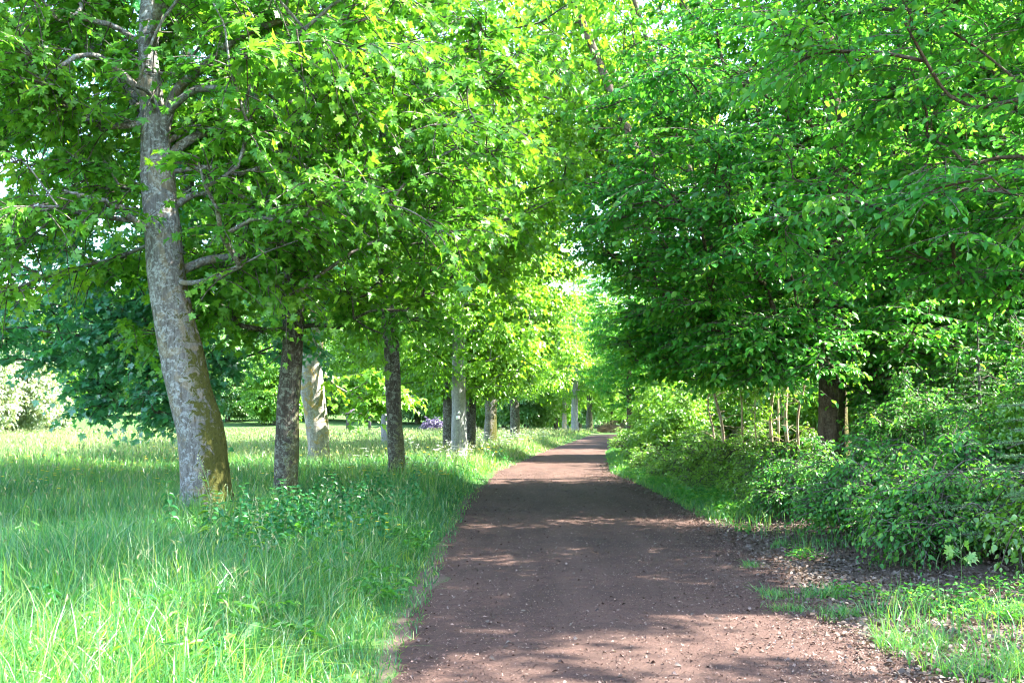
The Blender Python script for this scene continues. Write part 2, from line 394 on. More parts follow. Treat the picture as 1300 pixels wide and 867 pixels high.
def make_tree(name, label, cat, base, trunk, tr, blobs, rng, bark_m, leaf_m, leaf=dict(), base_z=2.0, limbs=(), group=None, inner=0.35,
              high=9.5, flare=0.35, clear=0.0, twigs=True, k=18, shell=3.0, zmin=1.2, high_frac=0.95, tint_side=None):
    """trunk: points in world space; blobs: (centre, radii, tips) in world space"""
    base = np.asarray(base, float); trunk = np.asarray(trunk, float)
    root = thing(name, label, cat, base, 0, group)
    g = Geo(); P = trunk_mesh(g, trunk, tr, rng, k=k, flare=flare)
    tips = np.concatenate([blob(rng, c, r, n, zmin, shell) for c, r, n in blobs])
    hi = tips[:, 2] > high
    tips = tips[~hi | (rng.uniform(0, 1, len(tips)) < high_frac)]
    trr = np.interp(P[:, 2], trunk[:, 2], tr)
    if clear > 0:                                             # the inner crown is bare near the stem
        cx_ = np.interp(tips[:, 2], P[:, 2], P[:, 0]); cy_ = np.interp(tips[:, 2], P[:, 2], P[:, 1])
        near_ = (np.abs(tips[:, 0] - cx_) < clear) & (tips[:, 1] < cy_ + .3) & (tips[:, 2] < 9)
        tips = tips[~near_ | (rng.uniform(0, 1, len(tips)) < .15)]
    axis = [P]
    for lp, lr in limbs: axis.append(smooth_poly(lp, 14))
    allp = P
    nodes, chains, rr = grow(P, trr, tips, rng, base_z)
    n = 8; PP = []; RR = []
    for c in chains:
        q = nodes[c]; d = np.linspace(0, len(c) - 1, n)
        PP.append(np.stack([np.interp(d, np.arange(len(c)), q[:, i]) for i in range(3)], 1))
        r0 = rr[c].copy(); r0[0] = min(r0[0], r0[1] * 1.25) if len(r0) > 1 else r0[0]
        RR.append(np.interp(d, np.arange(len(c)), r0))
    PP = np.array(PP); RR = np.array(RR)
    big = RR[:, 0] > .03
    if big.any(): tubes(g, PP[big], RR[big], 8)
    if (~big).any(): tubes(g, PP[~big], RR[~big], 4)
    g.build('trunk', bark_m, root, smooth=True, offset=base)
    for lp, lr in limbs:
        lg = Geo(); q = smooth_poly(lp, 22)
        q = q + rng.normal(0, .022, q.shape) * np.linspace(0, 1, 22)[:, None]
        tubes(lg, q[None], np.interp(np.linspace(0, 1, 22), np.linspace(0, 1, len(lr)), lr)[None] * (.78 + .3 * np.exp(-np.arange(22) / 1.5)), 9, wob=1 + rng.normal(0, .05, (1, 22, 9)))
        lg.build('branch', bark_m, root, smooth=True, offset=base)
    # leaves round every branch end and along the outer branches
    cen = [PP[:, -1]]; dr = [PP[:, -1] - PP[:, -3]]
    m = rng.uniform(0, 1, len(PP)) < inner
    cen.append(PP[m, 4]); dr.append(PP[m, 5] - PP[m, 3] + rng.normal(0, .2, (m.sum(), 3)))
    for lp, lr in limbs:
        q = smooth_poly(lp, 12)
        for i in range(3, 12): cen.append(q[i:i + 1] + rng.normal(0, .1, (1, 3))); dr.append(q[i:i + 1] - q[i - 1:i] + rng.normal(0, .1, (1, 3)))
    cen = np.concatenate(cen); dr = np.concatenate(dr); dr[:, 2] = np.clip(dr[:, 2], -.5, .25 * np.hypot(dr[:, 0], dr[:, 1]) + .02)
    if clear > 0:
        cx_ = np.interp(cen[:, 2], P[:, 2], P[:, 0]); cy_ = np.interp(cen[:, 2], P[:, 2], P[:, 1])
        near_ = (np.abs(cen[:, 0] - cx_) < clear) & (cen[:, 1] < cy_ + .3) & (cen[:, 2] < 8)
        ok_ = ~near_ | (rng.uniform(0, 1, len(cen)) < .15); cen, dr = cen[ok_], dr[ok_]
    cg = Geo(); lo = cen[:, 2] <= high
    kw = dict(leaf); kw.setdefault('twig', twigs)
    spray_leaves(cg, cen[lo], dr[lo], rng, **kw)
    if (~lo).any():
        kh = dict(kw); kh['nt'] = max(3, int(kw.get('nt', 8) * .7)); kh['nl'] = max(4, int(kw.get('nl', 11) * .55)); kh['size'] = kw.get('size', .14) * 1.5
        kh['L'] = kw.get('L', .7) * 1.25; kh['twig'] = False; kh['T'] = MAPLE_LOW if kw.get('T', MAPLE) is MAPLE else DIAMOND
        spray_leaves(cg, cen[~lo], dr[~lo], rng, **kh)
    cg.build('crown', [leaf_m, B_twig], root, offset=base)
    return root

R = lambda s: np.random.default_rng(s)
def gp(px, Y, dz=0.0):
    """ground point under a picture column at depth Y"""
    x = (px - 650) / 1264 * Y; return np.array([x, Y, float(gz(x, Y)) + dz])

MAPLE_LEAF = dict(nt=7, nl=9, L=0.75, flat=0.38, droop=0.35, size=0.135, tilt=0.5, T=MAPLE)
MAPLE_MID = dict(nt=6, nl=8, L=0.8, flat=0.38, droop=0.35, size=0.17, tilt=0.5, T=MAPLE_LOW)
HORN = dict(nt=7, nl=9, L=0.8, flat=0.15, droop=0.2, size=0.118, tilt=0.36, T=ROUND, fan=1.5, leafdroop=0.35)
FARL = dict(nt=6, nl=7, L=0.95, flat=0.3, droop=0.3, size=0.24, tilt=0.5, T=DIAMOND)

# ---- leaning grey maple, nearest on the left
Y = 13.9
tk = [at(263, 682, Y), at(262, 640, Y), at(254, 550, Y), at(240, 500, Y), at(230, 450, Y), at(219, 400, Y), at(211, 340, Y), at(206, 280, Y), at(201, 220, Y),
      at(196, 160, Y), at(190, 100, Y), at(187, 40, Y), at(192, -40, Y + .3), at(200, -200, Y + .5), at(215, -420, Y + .6)]
trr = [.37, .345, .318, .30, .278, .262, .255, .25, .215, .185, .148, .125, .10, .075, .03]
limbs = [([at(199, 196, Y), at(222, 120, Y - .1), at(250, 92, Y - .3), at(285, 62, Y - .6), at(330, 35, Y - .9), at(400, 20, Y - 1.0), at(470, 30, Y - 1.0)], [.12, .10, .085, .07, .05, .03, .012]),
         ([at(208, 306, Y), at(170, 280, Y - .3), at(150, 262, Y - .5), at(115, 252, Y - .8), at(80, 243, Y - 1.1)], [.075, .06, .048, .038, .022]),
         ([at(199, 212, Y), at(246, 175, Y + .2), at(292, 160, Y + .4), at(330, 178, Y + .3), at(380, 208, Y + .1), at(430, 240, Y)], [.10, .085, .07, .05, .035, .012]),
         ([at(204, 275, Y), at(243, 249, Y + .1), at(290, 243, Y + .2), at(335, 265, Y + .2), at(370, 288, Y + .1), at(420, 300, Y)], [.075, .055, .042, .032, .022, .008]),
         ([at(196, 175, Y), at(167, 120, Y + .4), at(140, 80, Y + .8), at(95, 50, Y + 1.3), at(40, 20, Y + 1.8)], [.12, .10, .085, .06, .03]),
         ([at(195, 130, Y), at(120, 70, Y - .6), at(60, 95, Y - 1.0), at(0, 110, Y - 1.4)], [.07, .05, .035, .012]),
         ([at(190, 60, Y), at(200, 15, Y - .5), at(205, -40, Y - 1), at(230, -110, Y - 1.4)], [.12, .10, .08, .05])]
make_tree('maple_tree', 'leaning maple with grey lichened bark and a mossy foot, nearest tree left of the path', 'tree', gp(263, Y), tk, trr,
          [((-4.1, 14.2, 7.0), (3.9, 4.2, 3.8), 185), ((-2.4, 13.3, 5.7), (2.9, 2.6, 2.4), 85), ((-6.7, 13.9, 5.3), (2.6, 2.4, 2.4), 64), ((-6.4, 14.2, 7.7), (2.4, 2.4, 1.6), 36), ((-7.2, 14.4, 9.3), (2.2, 2.2, 1.5), 34), ((-4.3, 14.5, 11.2), (4.0, 4.2, 3.6), 130)],
          R(11), B_grey, M_maple, dict(MAPLE_LEAF, twig_r=1.5), base_z=2.9, limbs=limbs, k=28, zmin=2.9, clear=.85, flare=.6)

# ---- dark trunk behind it
Y = 17.6
make_tree('maple_tree', 'dark barked straight maple standing just behind and right of the leaning grey maple', 'tree', gp(363, Y),
          [gp(363, Y, -.1), at(363, 600, Y), at(366, 520, Y), at(372, 440, Y), at(372, 360, Y), at(370, 250, Y), at(368, 100, Y), at(372, -100, Y), at(370, -350, Y)],
          [.23, .2, .192, .188, .18, .16, .13, .1, .04],
          [((-4.0, 17.8, 6.8), (4.6, 4.4, 3.6), 150), ((-1.8, 16.8, 6.6), (3.2, 2.6, 3.2), 75), ((-4.0, 16.6, 3.5), (2.8, 1.6, 1.4), 46), ((-4.0, 17.8, 11.5), (4.2, 4.2, 3.8), 120)],
          R(12), B_dark, M_maple, dict(MAPLE_LEAF, nt=6, nl=9, size=.15), base_z=2.8, k=22, zmin=2.5, clear=.85)

# ---- third dark trunk at the path edge
Y = 22.6
make_tree('maple_tree', 'dark slender maple at the left path edge with a pale strip down its right side', 'tree', gp(502, Y),
          [gp(503, Y, -.1), at(503, 590, Y), at(500, 520, Y), at(497, 440, Y), at(490, 370, Y), at(488, 250, Y), at(490, 80, Y), at(490, -100, Y), at(495, -250, Y)],
          [.21, .185, .176, .17, .163, .145, .12, .08, .03],
          [((-2.6, 22.8, 7.4), (4.6, 3.6, 4.2), 140), ((-0.7, 22, 7.3), (3.2, 2.4, 3.0), 55), ((-1.7, 22.8, 12), (4.6, 3.6, 4.2), 130)],
          R(13), B_dark, M_lime, dict(MAPLE_MID), base_z=3.0, k=18, zmin=3.0, clear=.9)

# ---- dark drooping maple in the meadow, its stem behind the leaning maple
Y = 22.5
make_tree('maple_tree', 'dark blue green maple with drooping boughs in the meadow behind the leaning maple', 'tree', gp(252, Y),
          [gp(252, Y, -.1), at(250, 540, Y), at(246, 430, Y), at(240, 300, Y), at(236, 150, Y), at(236, 0, Y), at(236, -200, Y)],
          [.26, .23, .20, .18, .15, .10, .03],
          [((-9.4, 22.0, 4.6), (2.9, 2.2, 2.2), 95), ((-8.0, 22.3, 7.2), (4.2, 3.4, 3.2), 110), ((-8.0, 21.5, 2.7), (2.0, 1.4, 1.3), 60), ((-5.4, 22.6, 6.6), (3.0, 3.0, 3.8), 70), ((-7.2, 22.6, 11), (4, 4, 3.4), 110)],
          R(14), B_dark, M_darkmaple, dict(MAPLE_LEAF, size=.165, tilt=.38, nt=7, nl=8), base_z=2.4, k=14, zmin=1.3)

# ---- pale two-tone trunk further out in the meadow
Y = 29.6
make_tree('plane_tree', 'pale flaky barked tree with an ochre patch standing in the meadow, right flank sunlit', 'tree', gp(405, Y),
          [gp(405, Y, -.1), at(404, 575, Y), at(402, 540, Y), at(398, 500, Y), at(396, 460, Y), at(402, 380, Y), at(404, 250, Y), at(400, 80, Y), at(400, -60, Y)],
          [.37, .325, .318, .335, .32, .25, .2, .13, .04],
          [((-5.8, 29.8, 8.4), (4.0, 2.4, 4.2), 130), ((-3.85, 29.2, 2.5), (.55, .6, .9), 12), ((-5.8, 29.8, 12.0), (3.4, 2.2, 2.6), 40)],
          R(15), B_white, M_lime, dict(MAPLE_MID, size=.2, nt=6), base_z=3.2, k=18, zmin=1.6)

# ---- prototypes for the farther trees, then copies
def proto_tree(seed, name, h, r, zlow, leafm, barkm, leaf, tips, tr=.33, lean=0.0):
    rng = R(seed)
    tk = [(0, 0, -.15), (0.02, 0, .6), (.05 + lean * .1, .03, 2.2), (-.02 + lean * .35, .05, h * .4), (.1 + lean * .7, -.05, h * .65), (.05 + lean, 0, h * .92)]
    return make_tree(name, 'x', 'tree', (0, 0, 0), tk, [tr * 1.1, tr, tr * .92, tr * .75, tr * .45, .03],
                     [((lean * .5, 0, zlow + (h - zlow) * .5), (r, r, (h - zlow) * .55), tips), ((lean * .5, 0, zlow + (h - zlow) * .25), (r * 1.05, r * 1.05, (h - zlow) * .25), tips // 3)],
                     rng, barkm, leafm, leaf, base_z=zlow * .9, high=99, twigs=False, k=14, zmin=zlow, inner=.4)

PT_row = proto_tree(31, 'maple_tree', 18.0, 5.3, 2.9, M_lime, B_dark, dict(FARL, size=.22), 330, .36)
PT_row2 = proto_tree(32, 'maple_tree', 18.0, 5.0, 3.1, M_lime, B_pale, dict(FARL, size=.22), 310, .36)
PT_for = proto_tree(33, 'hornbeam_tree', 21.0, 4.8, 3.0, M_beech, B_forest, dict(FARL, size=.19, flat=.16, nt=9, nl=9), 360, .28)
PT_for2 = proto_tree(34, 'hornbeam_tree', 19.0, 4.6, 2.0, M_lime, B_forest, dict(FARL, size=.19, flat=.18, nt=9, nl=9), 330, .24, lean=1.0)
PT_edge = proto_tree(35, 'park_tree', 13.0, 5.2, 1.2, M_far, B_dark, dict(FARL, size=.42, L=1.3, nt=7, nl=7), 330, .35)
PT_edge2 = proto_tree(36, 'park_tree', 11.0, 4.6, 0.7, M_palebush, B_dark, dict(FARL, size=.38, L=1.2, nt=7, nl=7), 300, .3)

used = set()
def put(proto, px, Y, sc=1.0, rz=None, label='', group=None, mats=None, X=None):
    x = (px - 650) / 1264 * Y if X is None else X
    loc = (x, Y, float(gz(x, Y)))
    if rz is None: rz = (hash((round(x * 7), round(Y * 13))) % 628) / 100
    if proto.name not in used:
        used.add(proto.name)
        proto.location = loc; proto.rotation_euler = (0, 0, rz); proto.scale = (sc, sc, sc)
        tag(proto, label, None, group)
        for ch in proto.children:
            if mats and ch.name.split('.')[0] in mats:
                for i, m in enumerate(mats[ch.name.split('.')[0]]):
                    if m is not None: ch.material_slots[i].link = 'OBJECT'; ch.material_slots[i].material = m
        return proto
    return dup(proto, loc, rz, sc, label, group, mats)

row = 'trees of the row along the left side of the path'
DK, PL, WH = {'trunk': [B_dark]}, {'trunk': [B_pale]}, {'trunk': [B_white]}
put(PT_row2, 583, 35, .78, 1.0, 'pale smooth grey trunk carrying two small white marker plates', row, PL)
put(PT_row, 572, 38.5, .75, 2.0, 'dark trunk half hidden behind the left side of the marker plate tree', row, DK)
put(PT_row, 597, 40, .75, 3.7, 'dark trunk half hidden behind the right side of the marker plate tree', row, DK)
put(PT_row2, 493.5, 45, .8, 3.3, 'pale trunk peeping out at the left side of the dark slender maple', row, PL)
put(PT_row, 622, 48, .85, 5.1, 'grey brown trunk in the row, between the marker plate tree and the straight dark one', row, {'trunk': [B_grey]})
put(PT_row, 653, 66, .92, .6, 'straight dark trunk at the far end of the left row', row, DK)
put(PT_row2, 730, 104, 1.05, 2.6, 'tall pale grey trunk rising where the path bends away', row, PL)
put(PT_row, 748, 112, 1.0, 4.2, 'short dark forked trunk right of the pale one at the path bend', row, DK)
put(PT_row2, 716, 118, .75, 5.6, 'small trunk with one white sunlit flank left of the pale trunk at the bend', row, WH)
put(PT_row, 706, 125, .8, 1.9, 'thin olive trunk farthest left of the group at the path bend', row, DK)
put(PT_row2, 600, 92, .9, 1.3, 'grey trunk in the meadow behind the row, seen right of the marker plate tree', row, PL)

# ---- right side: hornbeams over the path
Y = 19.0
make_tree('hornbeam_tree', 'thick brown furrowed trunk right of the path beside the sunny sapling gap', 'tree', gp(1057, Y),
          [gp(1057, Y, -.15), at(1057, 590, Y), at(1056, 520, Y), at(1058, 420, Y), at(1062, 340, Y), at(1064, 220, Y), at(1050, 60, Y), at(1045, -120, Y), at(1040, -420, Y)],
          [.31, .255, .24, .23, .22, .195, .15, .11, .03],
          [((4.6, 17.6, 6.2), (3.4, 3.0, 3.0), 190), ((6.2, 19, 9.0), (4.6, 4.2, 4.6), 190), ((3.0, 17.2, 4.6), (1.8, 2.2, 1.3), 65), ((5.6, 17.0, 3.0), (2.2, 1.3, .9), 70), ((3.9, 17.8, 3.0), (1.3, 1.6, .8), 34), ((6, 19, 13.8), (4.4, 4.6, 3.6), 130)],
          R(21), B_forest, M_beech, HORN, base_z=2.2, k=20, clear=.42, zmin=1.95, high=10.2)
Y = 20.5
make_tree('hornbeam_tree', 'mossy forked trunk wrapped in leaves just right of the thick brown trunk', 'tree', gp(1110, Y),
          [gp(1110, Y, -.15), at(1110, 600, Y), at(1112, 520, Y), at(1122, 420, Y), at(1132, 330, Y), at(1140, 200, Y), at(1150, 0, Y), at(1155, -200, Y), at(1155, -380, Y)],
          [.36, .30, .27, .23, .20, .18, .14, .10, .03],
          [((9.0, 19.6, 5.6), (3.6, 2.6, 3.4), 105), ((7.7, 18.6, 3.6), (1.6, 1.2, 1.2), 40), ((8.4, 20.5, 10), (4.4, 4.0, 4.2), 120), ((7.6, 18.8, 2.6), (1.2, 1.0, 1.2), 32), ((8, 20.5, 14), (4, 4.0, 3.2), 80)],
          R(22), B_forest, M_beech, dict(HORN), base_z=1.4, k=16, zmin=1.3, high=10.5)
make_tree('hornbeam_tree', 'hornbeam whose low leafy boughs fill the upper right corner', 'tree', (8.6, 12.6, float(gz(8.6, 12.6))),
          [(8.6, 12.6, .3), (8.6, 12.6, 1.2), (8.5, 12.5, 3), (8.3, 12.5, 6), (8.1, 12.6, 9), (8, 12.6, 15)], [.34, .28, .26, .21, .15, .03],
          [((5.6, 12.8, 6.6), (2.9, 2.7, 2.6), 130), ((7.6, 12.8, 8.5), (3.6, 3.2, 3.6), 110), ((5.0, 13.2, 4.2), (1.7, 2.2, .9), 45), ((7.4, 12.6, 12.5), (3.8, 3.4, 3), 90), ((7.6, 12.4, 3.4), (1.9, 1.8, 1.3), 44)],
          R(23), B_forest, M_beech, HORN, base_z=2.0, k=16, zmin=2.2, high=9.0)
Y = 26.0
make_tree('hornbeam_tree', 'hornbeam with dark boughs reaching low over the right path edge', 'tree', gp(1068, Y),
          [gp(1068, Y, -.15), at(1068, 560, Y), at(1062, 440, Y), at(1045, 300, Y), at(1010, 150, Y), at(1018, 0, Y), at(1020, -250, Y)],
          [.24, .2, .19, .17, .15, .12, .03],
          [((4.5, 22.4, 5.0), (2.4, 1.9, 2.2), 90), ((5.4, 22.4, 8.4), (3.8, 2.0, 3.6), 120), ((3.6, 22.4, 3.4), (1.5, 1.6, .9), 40), ((5.2, 22.8, 2.9), (1.6, 1.2, .7), 30), ((6, 22.4, 13.2), (4, 2.0, 3.4), 90)],
          R(24), B_forest, M_beech, dict(HORN, size=.14), base_z=2.0, k=14, zmin=2.0, high=11.5)

make_tree('hornbeam_tree', 'unseen hornbeam added beside the camera, whose high boughs dapple the foreground', 'tree', (10.5, 8.2, float(gz(10.5, 8.2))),  # out of view, added to shade and dapple the foreground
          [(10.5, 8.2, .3), (10.5, 8.2, 1.2), (10.4, 8.3, 4), (10.2, 8.4, 8), (10, 8.8, 18)], [.34, .28, .25, .19, .03],
          [((9.0, 9.7, 10.0), (3.8, 1.5, 3.8), 74), ((10.5, 6.2, 9.5), (3.0, 1.8, 3.0), 14), ((10.2, 9.0, 15.5), (4.6, 2.4, 3.6), 120)],
          R(25), B_forest, M_beech, dict(HORN, size=.17, twig=False, nt=7, nl=8), base_z=4.0, k=14, zmin=6.3, high=30)
fr = 'forest trees right of the path'
def leaner(px0, px1, Y, r, seed, label, n=120, leafm=None, ox=3.0, oz=14.5):
    b = gp(px0, Y); t0 = at(px1, 0, Y); up = t0 + (t0 - b) * .25
    mid = b * .55 + t0 * .45 + np.array([.25, 0, .3])
    make_tree('hornbeam_tree', label, 'tree', b, [b + (0, 0, -.1), b + (t0 - b) * .1 + (.06, 0, .1), mid, t0, up], [r * 1.15, r, r * .8, r * .55, .03],
              [(t0 * .75 + b * .25 + (0, 1.8, 0), (3.6, 1.6, 3.8), n * 2 // 3), (up + (0, 1.5, -1), (3.2, 1.8, 2.6), n // 2), (np.array([ox, Y + 2., oz]), (4.4, 2.4, 7.4), int(n * 1.6))],
              R(seed), B_forest, leafm or M_lime, dict(FARL, size=.17, flat=.18, nt=8, nl=9), base_z=5, high=99, k=12, zmin=4.0, group=fr, twigs=False)
leaner(935, 728, 36, .24, 41, 'slim mossy trunk leaning left high over the path, leftmost at the top edge', ox=1.5)
leaner(965, 805, 37.5, .15, 42, 'thin pale stem leaning left at the top edge, second from the left', ox=4.5)
leaner(985, 866, 40, .42, 43, 'stout grey trunk rising to the top edge behind the two thin leaning stems', 130, ox=2.0)
leaner(915, 800, 58, .3, 44, 'tall tree farther along leaning out over the bend of the path', 120, ox=3.2, oz=19.5)
put(PT_for, 799, 80, .85, 1.1, 'ivy covered dark trunk at the right edge of the path just before its bend', fr)
k = 0
rr_ = R(5)
spots = [(935, 54, .7), (900, 62, .7), (1010, 56, .8), (868, 74, .7), (1090, 38, .9), (1165, 38.5, 1), (1240, 39, 1), (1080, 54, .8), (955, 68, .75), (872, 92, .75), (836, 104, .8), (910, 84, .75),
         (1140, 56, 1), (1230, 56, 1), (1330, 40, 1), (1010, 80, .8), (1100, 72, 1), (1190, 66, 1), (1310, 53, 1), (800, 125, 1), (850, 122, 1), (1050, 100, 1), (960, 105, 1), (1300, 62, 1), (1200, 85, 1), (900, 120, 1), (775, 140, 1),
         (1140, 34, .36), (1195, 35, .42), (1250, 34.5, .40), (1300, 35.5, .46), (1095, 35, .34), (1225, 37, .5), (1370, 19.5, .6), (1420, 21, .8)]
for px, Yd, ssc in spots:
    k += 1
    m = k % 3
    put(PT_for if m and ssc == 1 else PT_for2, px, Yd, ssc * float(rr_.uniform(.85, 1.12)), float(rr_.uniform(0, 6.28)),
        'hornbeam deep in the forest right of the path, seen between the front boughs' if ssc >= .7 and Yd > 34 else 'young sunlit hornbeam in the clearing behind the mossy forked trunk', fr, {'crown': [M_lime if (k % 2) else M_beech, None]})

# ---- far edge of the meadow
ed = 'trees along the far edge of the meadow'
for i, (px, Yd, sc) in enumerate([(-60, 150, 1.2), (60, 175, 1.15), (130, 205, 1.2), (200, 200, 1.1), (290, 185, 1.3), (350, 175, 1.1), (405, 190, 1.2), (470, 185, 1.15), (530, 178, 1.2), (585, 170, 1.15),
                                  (640, 165, 1.2), (690, 160, 1.1), (735, 158, 1.2), (790, 170, 1.2), (-140, 130, 1.2), (240, 236, 2.2), (380, 238, 2.3), (500, 236, 2.2), (620, 226, 2.2), (720, 220, 2.0), (120, 240, 2.3), (10, 236, 2.2), (310, 240, 2.3), (180, 244, 2.3), (440, 244, 2.3),
                                  (610, 128, .9), (668, 122, .9), (690, 135, 1.0)]):
    put(PT_edge, px, Yd, sc, (i * 1.7) % 6.28, 'broad green tree at the far edge of the sunlit meadow', ed, {'crown': [[M_far, M_lime][i % 2], None]})
for i, (px, Yd, sc) in enumerate([(-30, 85, .72), (20, 92, .8), (-90, 80, .9), (62, 105, .5)]):
    put(PT_edge2, px, Yd, sc, (i * 2.3) % 6.28, ['pale silvery bush at the left edge of the meadow', 'tall pale silvery bush right beside the leftmost one', 'large pale tree at the meadow border', 'low pale bush with bare dark twigs under the drooping boughs'][i], 'pale bushes at the left meadow edge')

# ------------------------------------------------------------------ ground, path
xs = np.unique(np.concatenate([np.linspace(-900, -60, 15), np.linspace(-60, -14, 24), np.linspace(-14, 18, 81), np.linspace(18, 60, 22), np.linspace(60, 900, 15)]))
ys = np.unique(np.concatenate([np.linspace(-60, -6, 10), np.linspace(-6, 40, 116), np.linspace(40, 160, 80), np.linspace(160, 1500, 24)]))
XX, YY = np.meshgrid(xs, ys, indexing='ij'); rg = R(2)
ZZ = gz(XX, YY)
near = (YY > 0) & (YY < 60) & (XX > right_edge(YY) + .6) & (XX < 30)
ZZ = ZZ + np.where(near, rg.normal(0, .02, ZZ.shape), 0)
nx, ny = XX.shape
idx = np.arange(nx * ny).reshape(nx, ny)
q = np.stack([idx[:-1, :-1], idx[1:, :-1], idx[1:, 1:], idx[:-1, 1:]], -1).reshape(-1, 4)
soil = np.maximum(.75 * np.exp(-((XX - left_edge(YY) + .02) / .16) ** 2), sstep((XX - right_edge(YY) + .35) / .5) * (1 - sstep((YY - 24 - 3 * np.sin(XX)) / 14) * (1 - sstep((XX - right_edge(YY) - 1.5) / 2))))
g = Geo(); g.add(np.stack([XX, YY, ZZ], -1), f4=q, tint=soil.ravel())
m, t = new_mat('ground_soil_and_turf')
tc = node(t, 'ShaderNodeTexCoord'); ob = tc.outputs['Object']
a = node(t, 'ShaderNodeAttribute', attribute_name='tint')
n1 = noise(t, ob, 1.3, 6, .65, .5); n2 = noise(t, ob, 28, 5, .7); n3 = noise(t, ob, 5, 5, .6)
turf = mixc(t, n2, (0.022, 0.06, 0.015), (0.06, 0.13, 0.03)); turf = mixc(t, ramp(t, n3, [(.4, (0, 0, 0)), (.7, (1, 1, 1))]), turf, (0.085, 0.14, 0.045))
dirt = mixc(t, n2, (0.05, 0.032, 0.024), (0.19, 0.135, 0.105)); dirt = mixc(t, ramp(t, n3, [(.4, (0, 0, 0)), (.65, (1, 1, 1))]), dirt, (0.11, 0.078, 0.06))
f = math_n(t, 'ADD', a.outputs['Fac'], math_n(t, 'MULTIPLY', math_n(t, 'SUBTRACT', n1, .5), .7))
f = ramp(t, f, [(.4, (0, 0, 0)), (.6, (1, 1, 1))])
p = node(t, 'ShaderNodeBsdfPrincipled'); p.inputs['Roughness'].default_value = .95; p.inputs['Specular IOR Level'].default_value = .1
t.links.new(mixc(t, f, turf, dirt), p.inputs['Base Color'])
b = node(t, 'ShaderNodeBump', vals={0: .8}); b.inputs['Distance'].default_value = .04; t.links.new(n2, b.inputs['Height']); t.links.new(b.outputs[0], p.inputs['Normal'])
o = node(t, 'ShaderNodeOutputMaterial'); t.links.new(p.outputs[0], o.inputs[0])
tag(g.build('ground', m, smooth=True), 'ground of meadow turf and forest soil', kind='structure')

# path ribbon: straight, then a slow bend, then away to the right
ysamp = np.concatenate([np.arange(-20, 4, .5), np.arange(4, 40, .1), np.arange(40, 88, .4)])
Lp = np.stack([left_edge(ysamp), ysamp], 1); Rp = np.stack([right_edge(ysamp), ysamp], 1)
tail_c = np.array([(8.2, 88), (9.6, 92), (12, 96), (16, 99), (24, 101), (40, 102)], float)
tc3 = smooth_poly(np.c_[tail_c, np.zeros(6)], 40)[1:, :2]; td = nrm(np.gradient(tc3, axis=0)); tnr = np.stack([-td[:, 1], td[:, 0]], 1)
Lp = np.vstack([Lp, tc3 + tnr * 1.35]); Rp = np.vstack([Rp, tc3 - tnr * 1.35])
rg = R(3); n = len(Lp)
jl = np.convolve(rg.normal(0, 1, n), np.ones(5) / 5, 'same') * .09 + np.convolve(rg.normal(0, 1, n), np.ones(15) / 15, 'same') * .14
jr = np.convolve(rg.normal(0, 1, n), np.ones(5) / 5, 'same') * .14 + np.convolve(rg.normal(0, 1, n), np.ones(15) / 15, 'same') * .35
Lp[:, 0] += jl - .05; Rp[:, 0] += jr + .1
W = 13; s = np.linspace(0, 1, W)[None, :, None]
PP = Lp[:, None] * (1 - s) + Rp[:, None] * s
pz = np.maximum(gz(PP[..., 0], PP[..., 1]), -.6)
inside = (0.014 + .012 * np.sin(np.pi * s[..., 0]))
Z = np.where((s[..., 0] == 0) | (s[..., 0] == 1), pz + .004, pz + inside)
g = Geo(); ii = np.arange(n * W).reshape(n, W)
q = np.stack([ii[:-1, :-1], ii[:-1, 1:], ii[1:, 1:], ii[1:, :-1]], -1).reshape(-1, 4)
g.add(np.concatenate([PP, Z[..., None]], -1), f4=q)
m, t = new_mat('red_brown_grit')
tc = node(t, 'ShaderNodeTexCoord'); ob = tc.outputs['Object']
n1 = noise(t, ob, .9, 6, .68, .6); n2 = noise(t, ob, 42, 6, .8); n3 = noise(t, ob, 9, 6, .75)
mp = node(t, 'ShaderNodeMapping'); mp.inputs['Scale'].default_value = (1, .12, 1); t.links.new(ob, mp.inputs[0])
n4 = noise(t, mp.outputs[0], 2.2, 4, .6)
col = mixc(t, ramp(t, n2, [(.3, (0, 0, 0)), (.7, (1, 1, 1))]), (0.030, 0.018, 0.014), (0.118, 0.068, 0.052))
col = mixc(t, math_n(t, 'MULTIPLY', ramp(t, n1, [(.45, (0, 0, 0)), (.6, (1, 1, 1))]), .6), col, (0.047, 0.029, 0.023))
col = mixc(t, math_n(t, 'MULTIPLY', ramp(t, n4, [(.45, (0, 0, 0)), (.7, (1, 1, 1))]), .55), col, (0.115, 0.07, 0.053))
col = mixc(t, math_n(t, 'MULTIPLY', ramp(t, n3, [(.52, (0, 0, 0)), (.66, (1, 1, 1))]), .5), col, (0.036, 0.022, 0.017))
p = node(t, 'ShaderNodeBsdfPrincipled'); p.inputs['Roughness'].default_value = .95; p.inputs['Specular IOR Level'].default_value = .15
t.links.new(col, p.inputs['Base Color'])
b = node(t, 'ShaderNodeBump', vals={0: .9}); b.inputs['Distance'].default_value = .02
t.links.new(math_n(t, 'ADD', n2, math_n(t, 'MULTIPLY', n3, .8)), b.inputs['Height']); t.links.new(b.outputs[0], p.inputs['Normal'])
o = node(t, 'ShaderNodeOutputMaterial'); t.links.new(p.outputs[0], o.inputs[0])
tag(g.build('path', m, smooth=True), 'reddish brown gritted path', kind='structure')

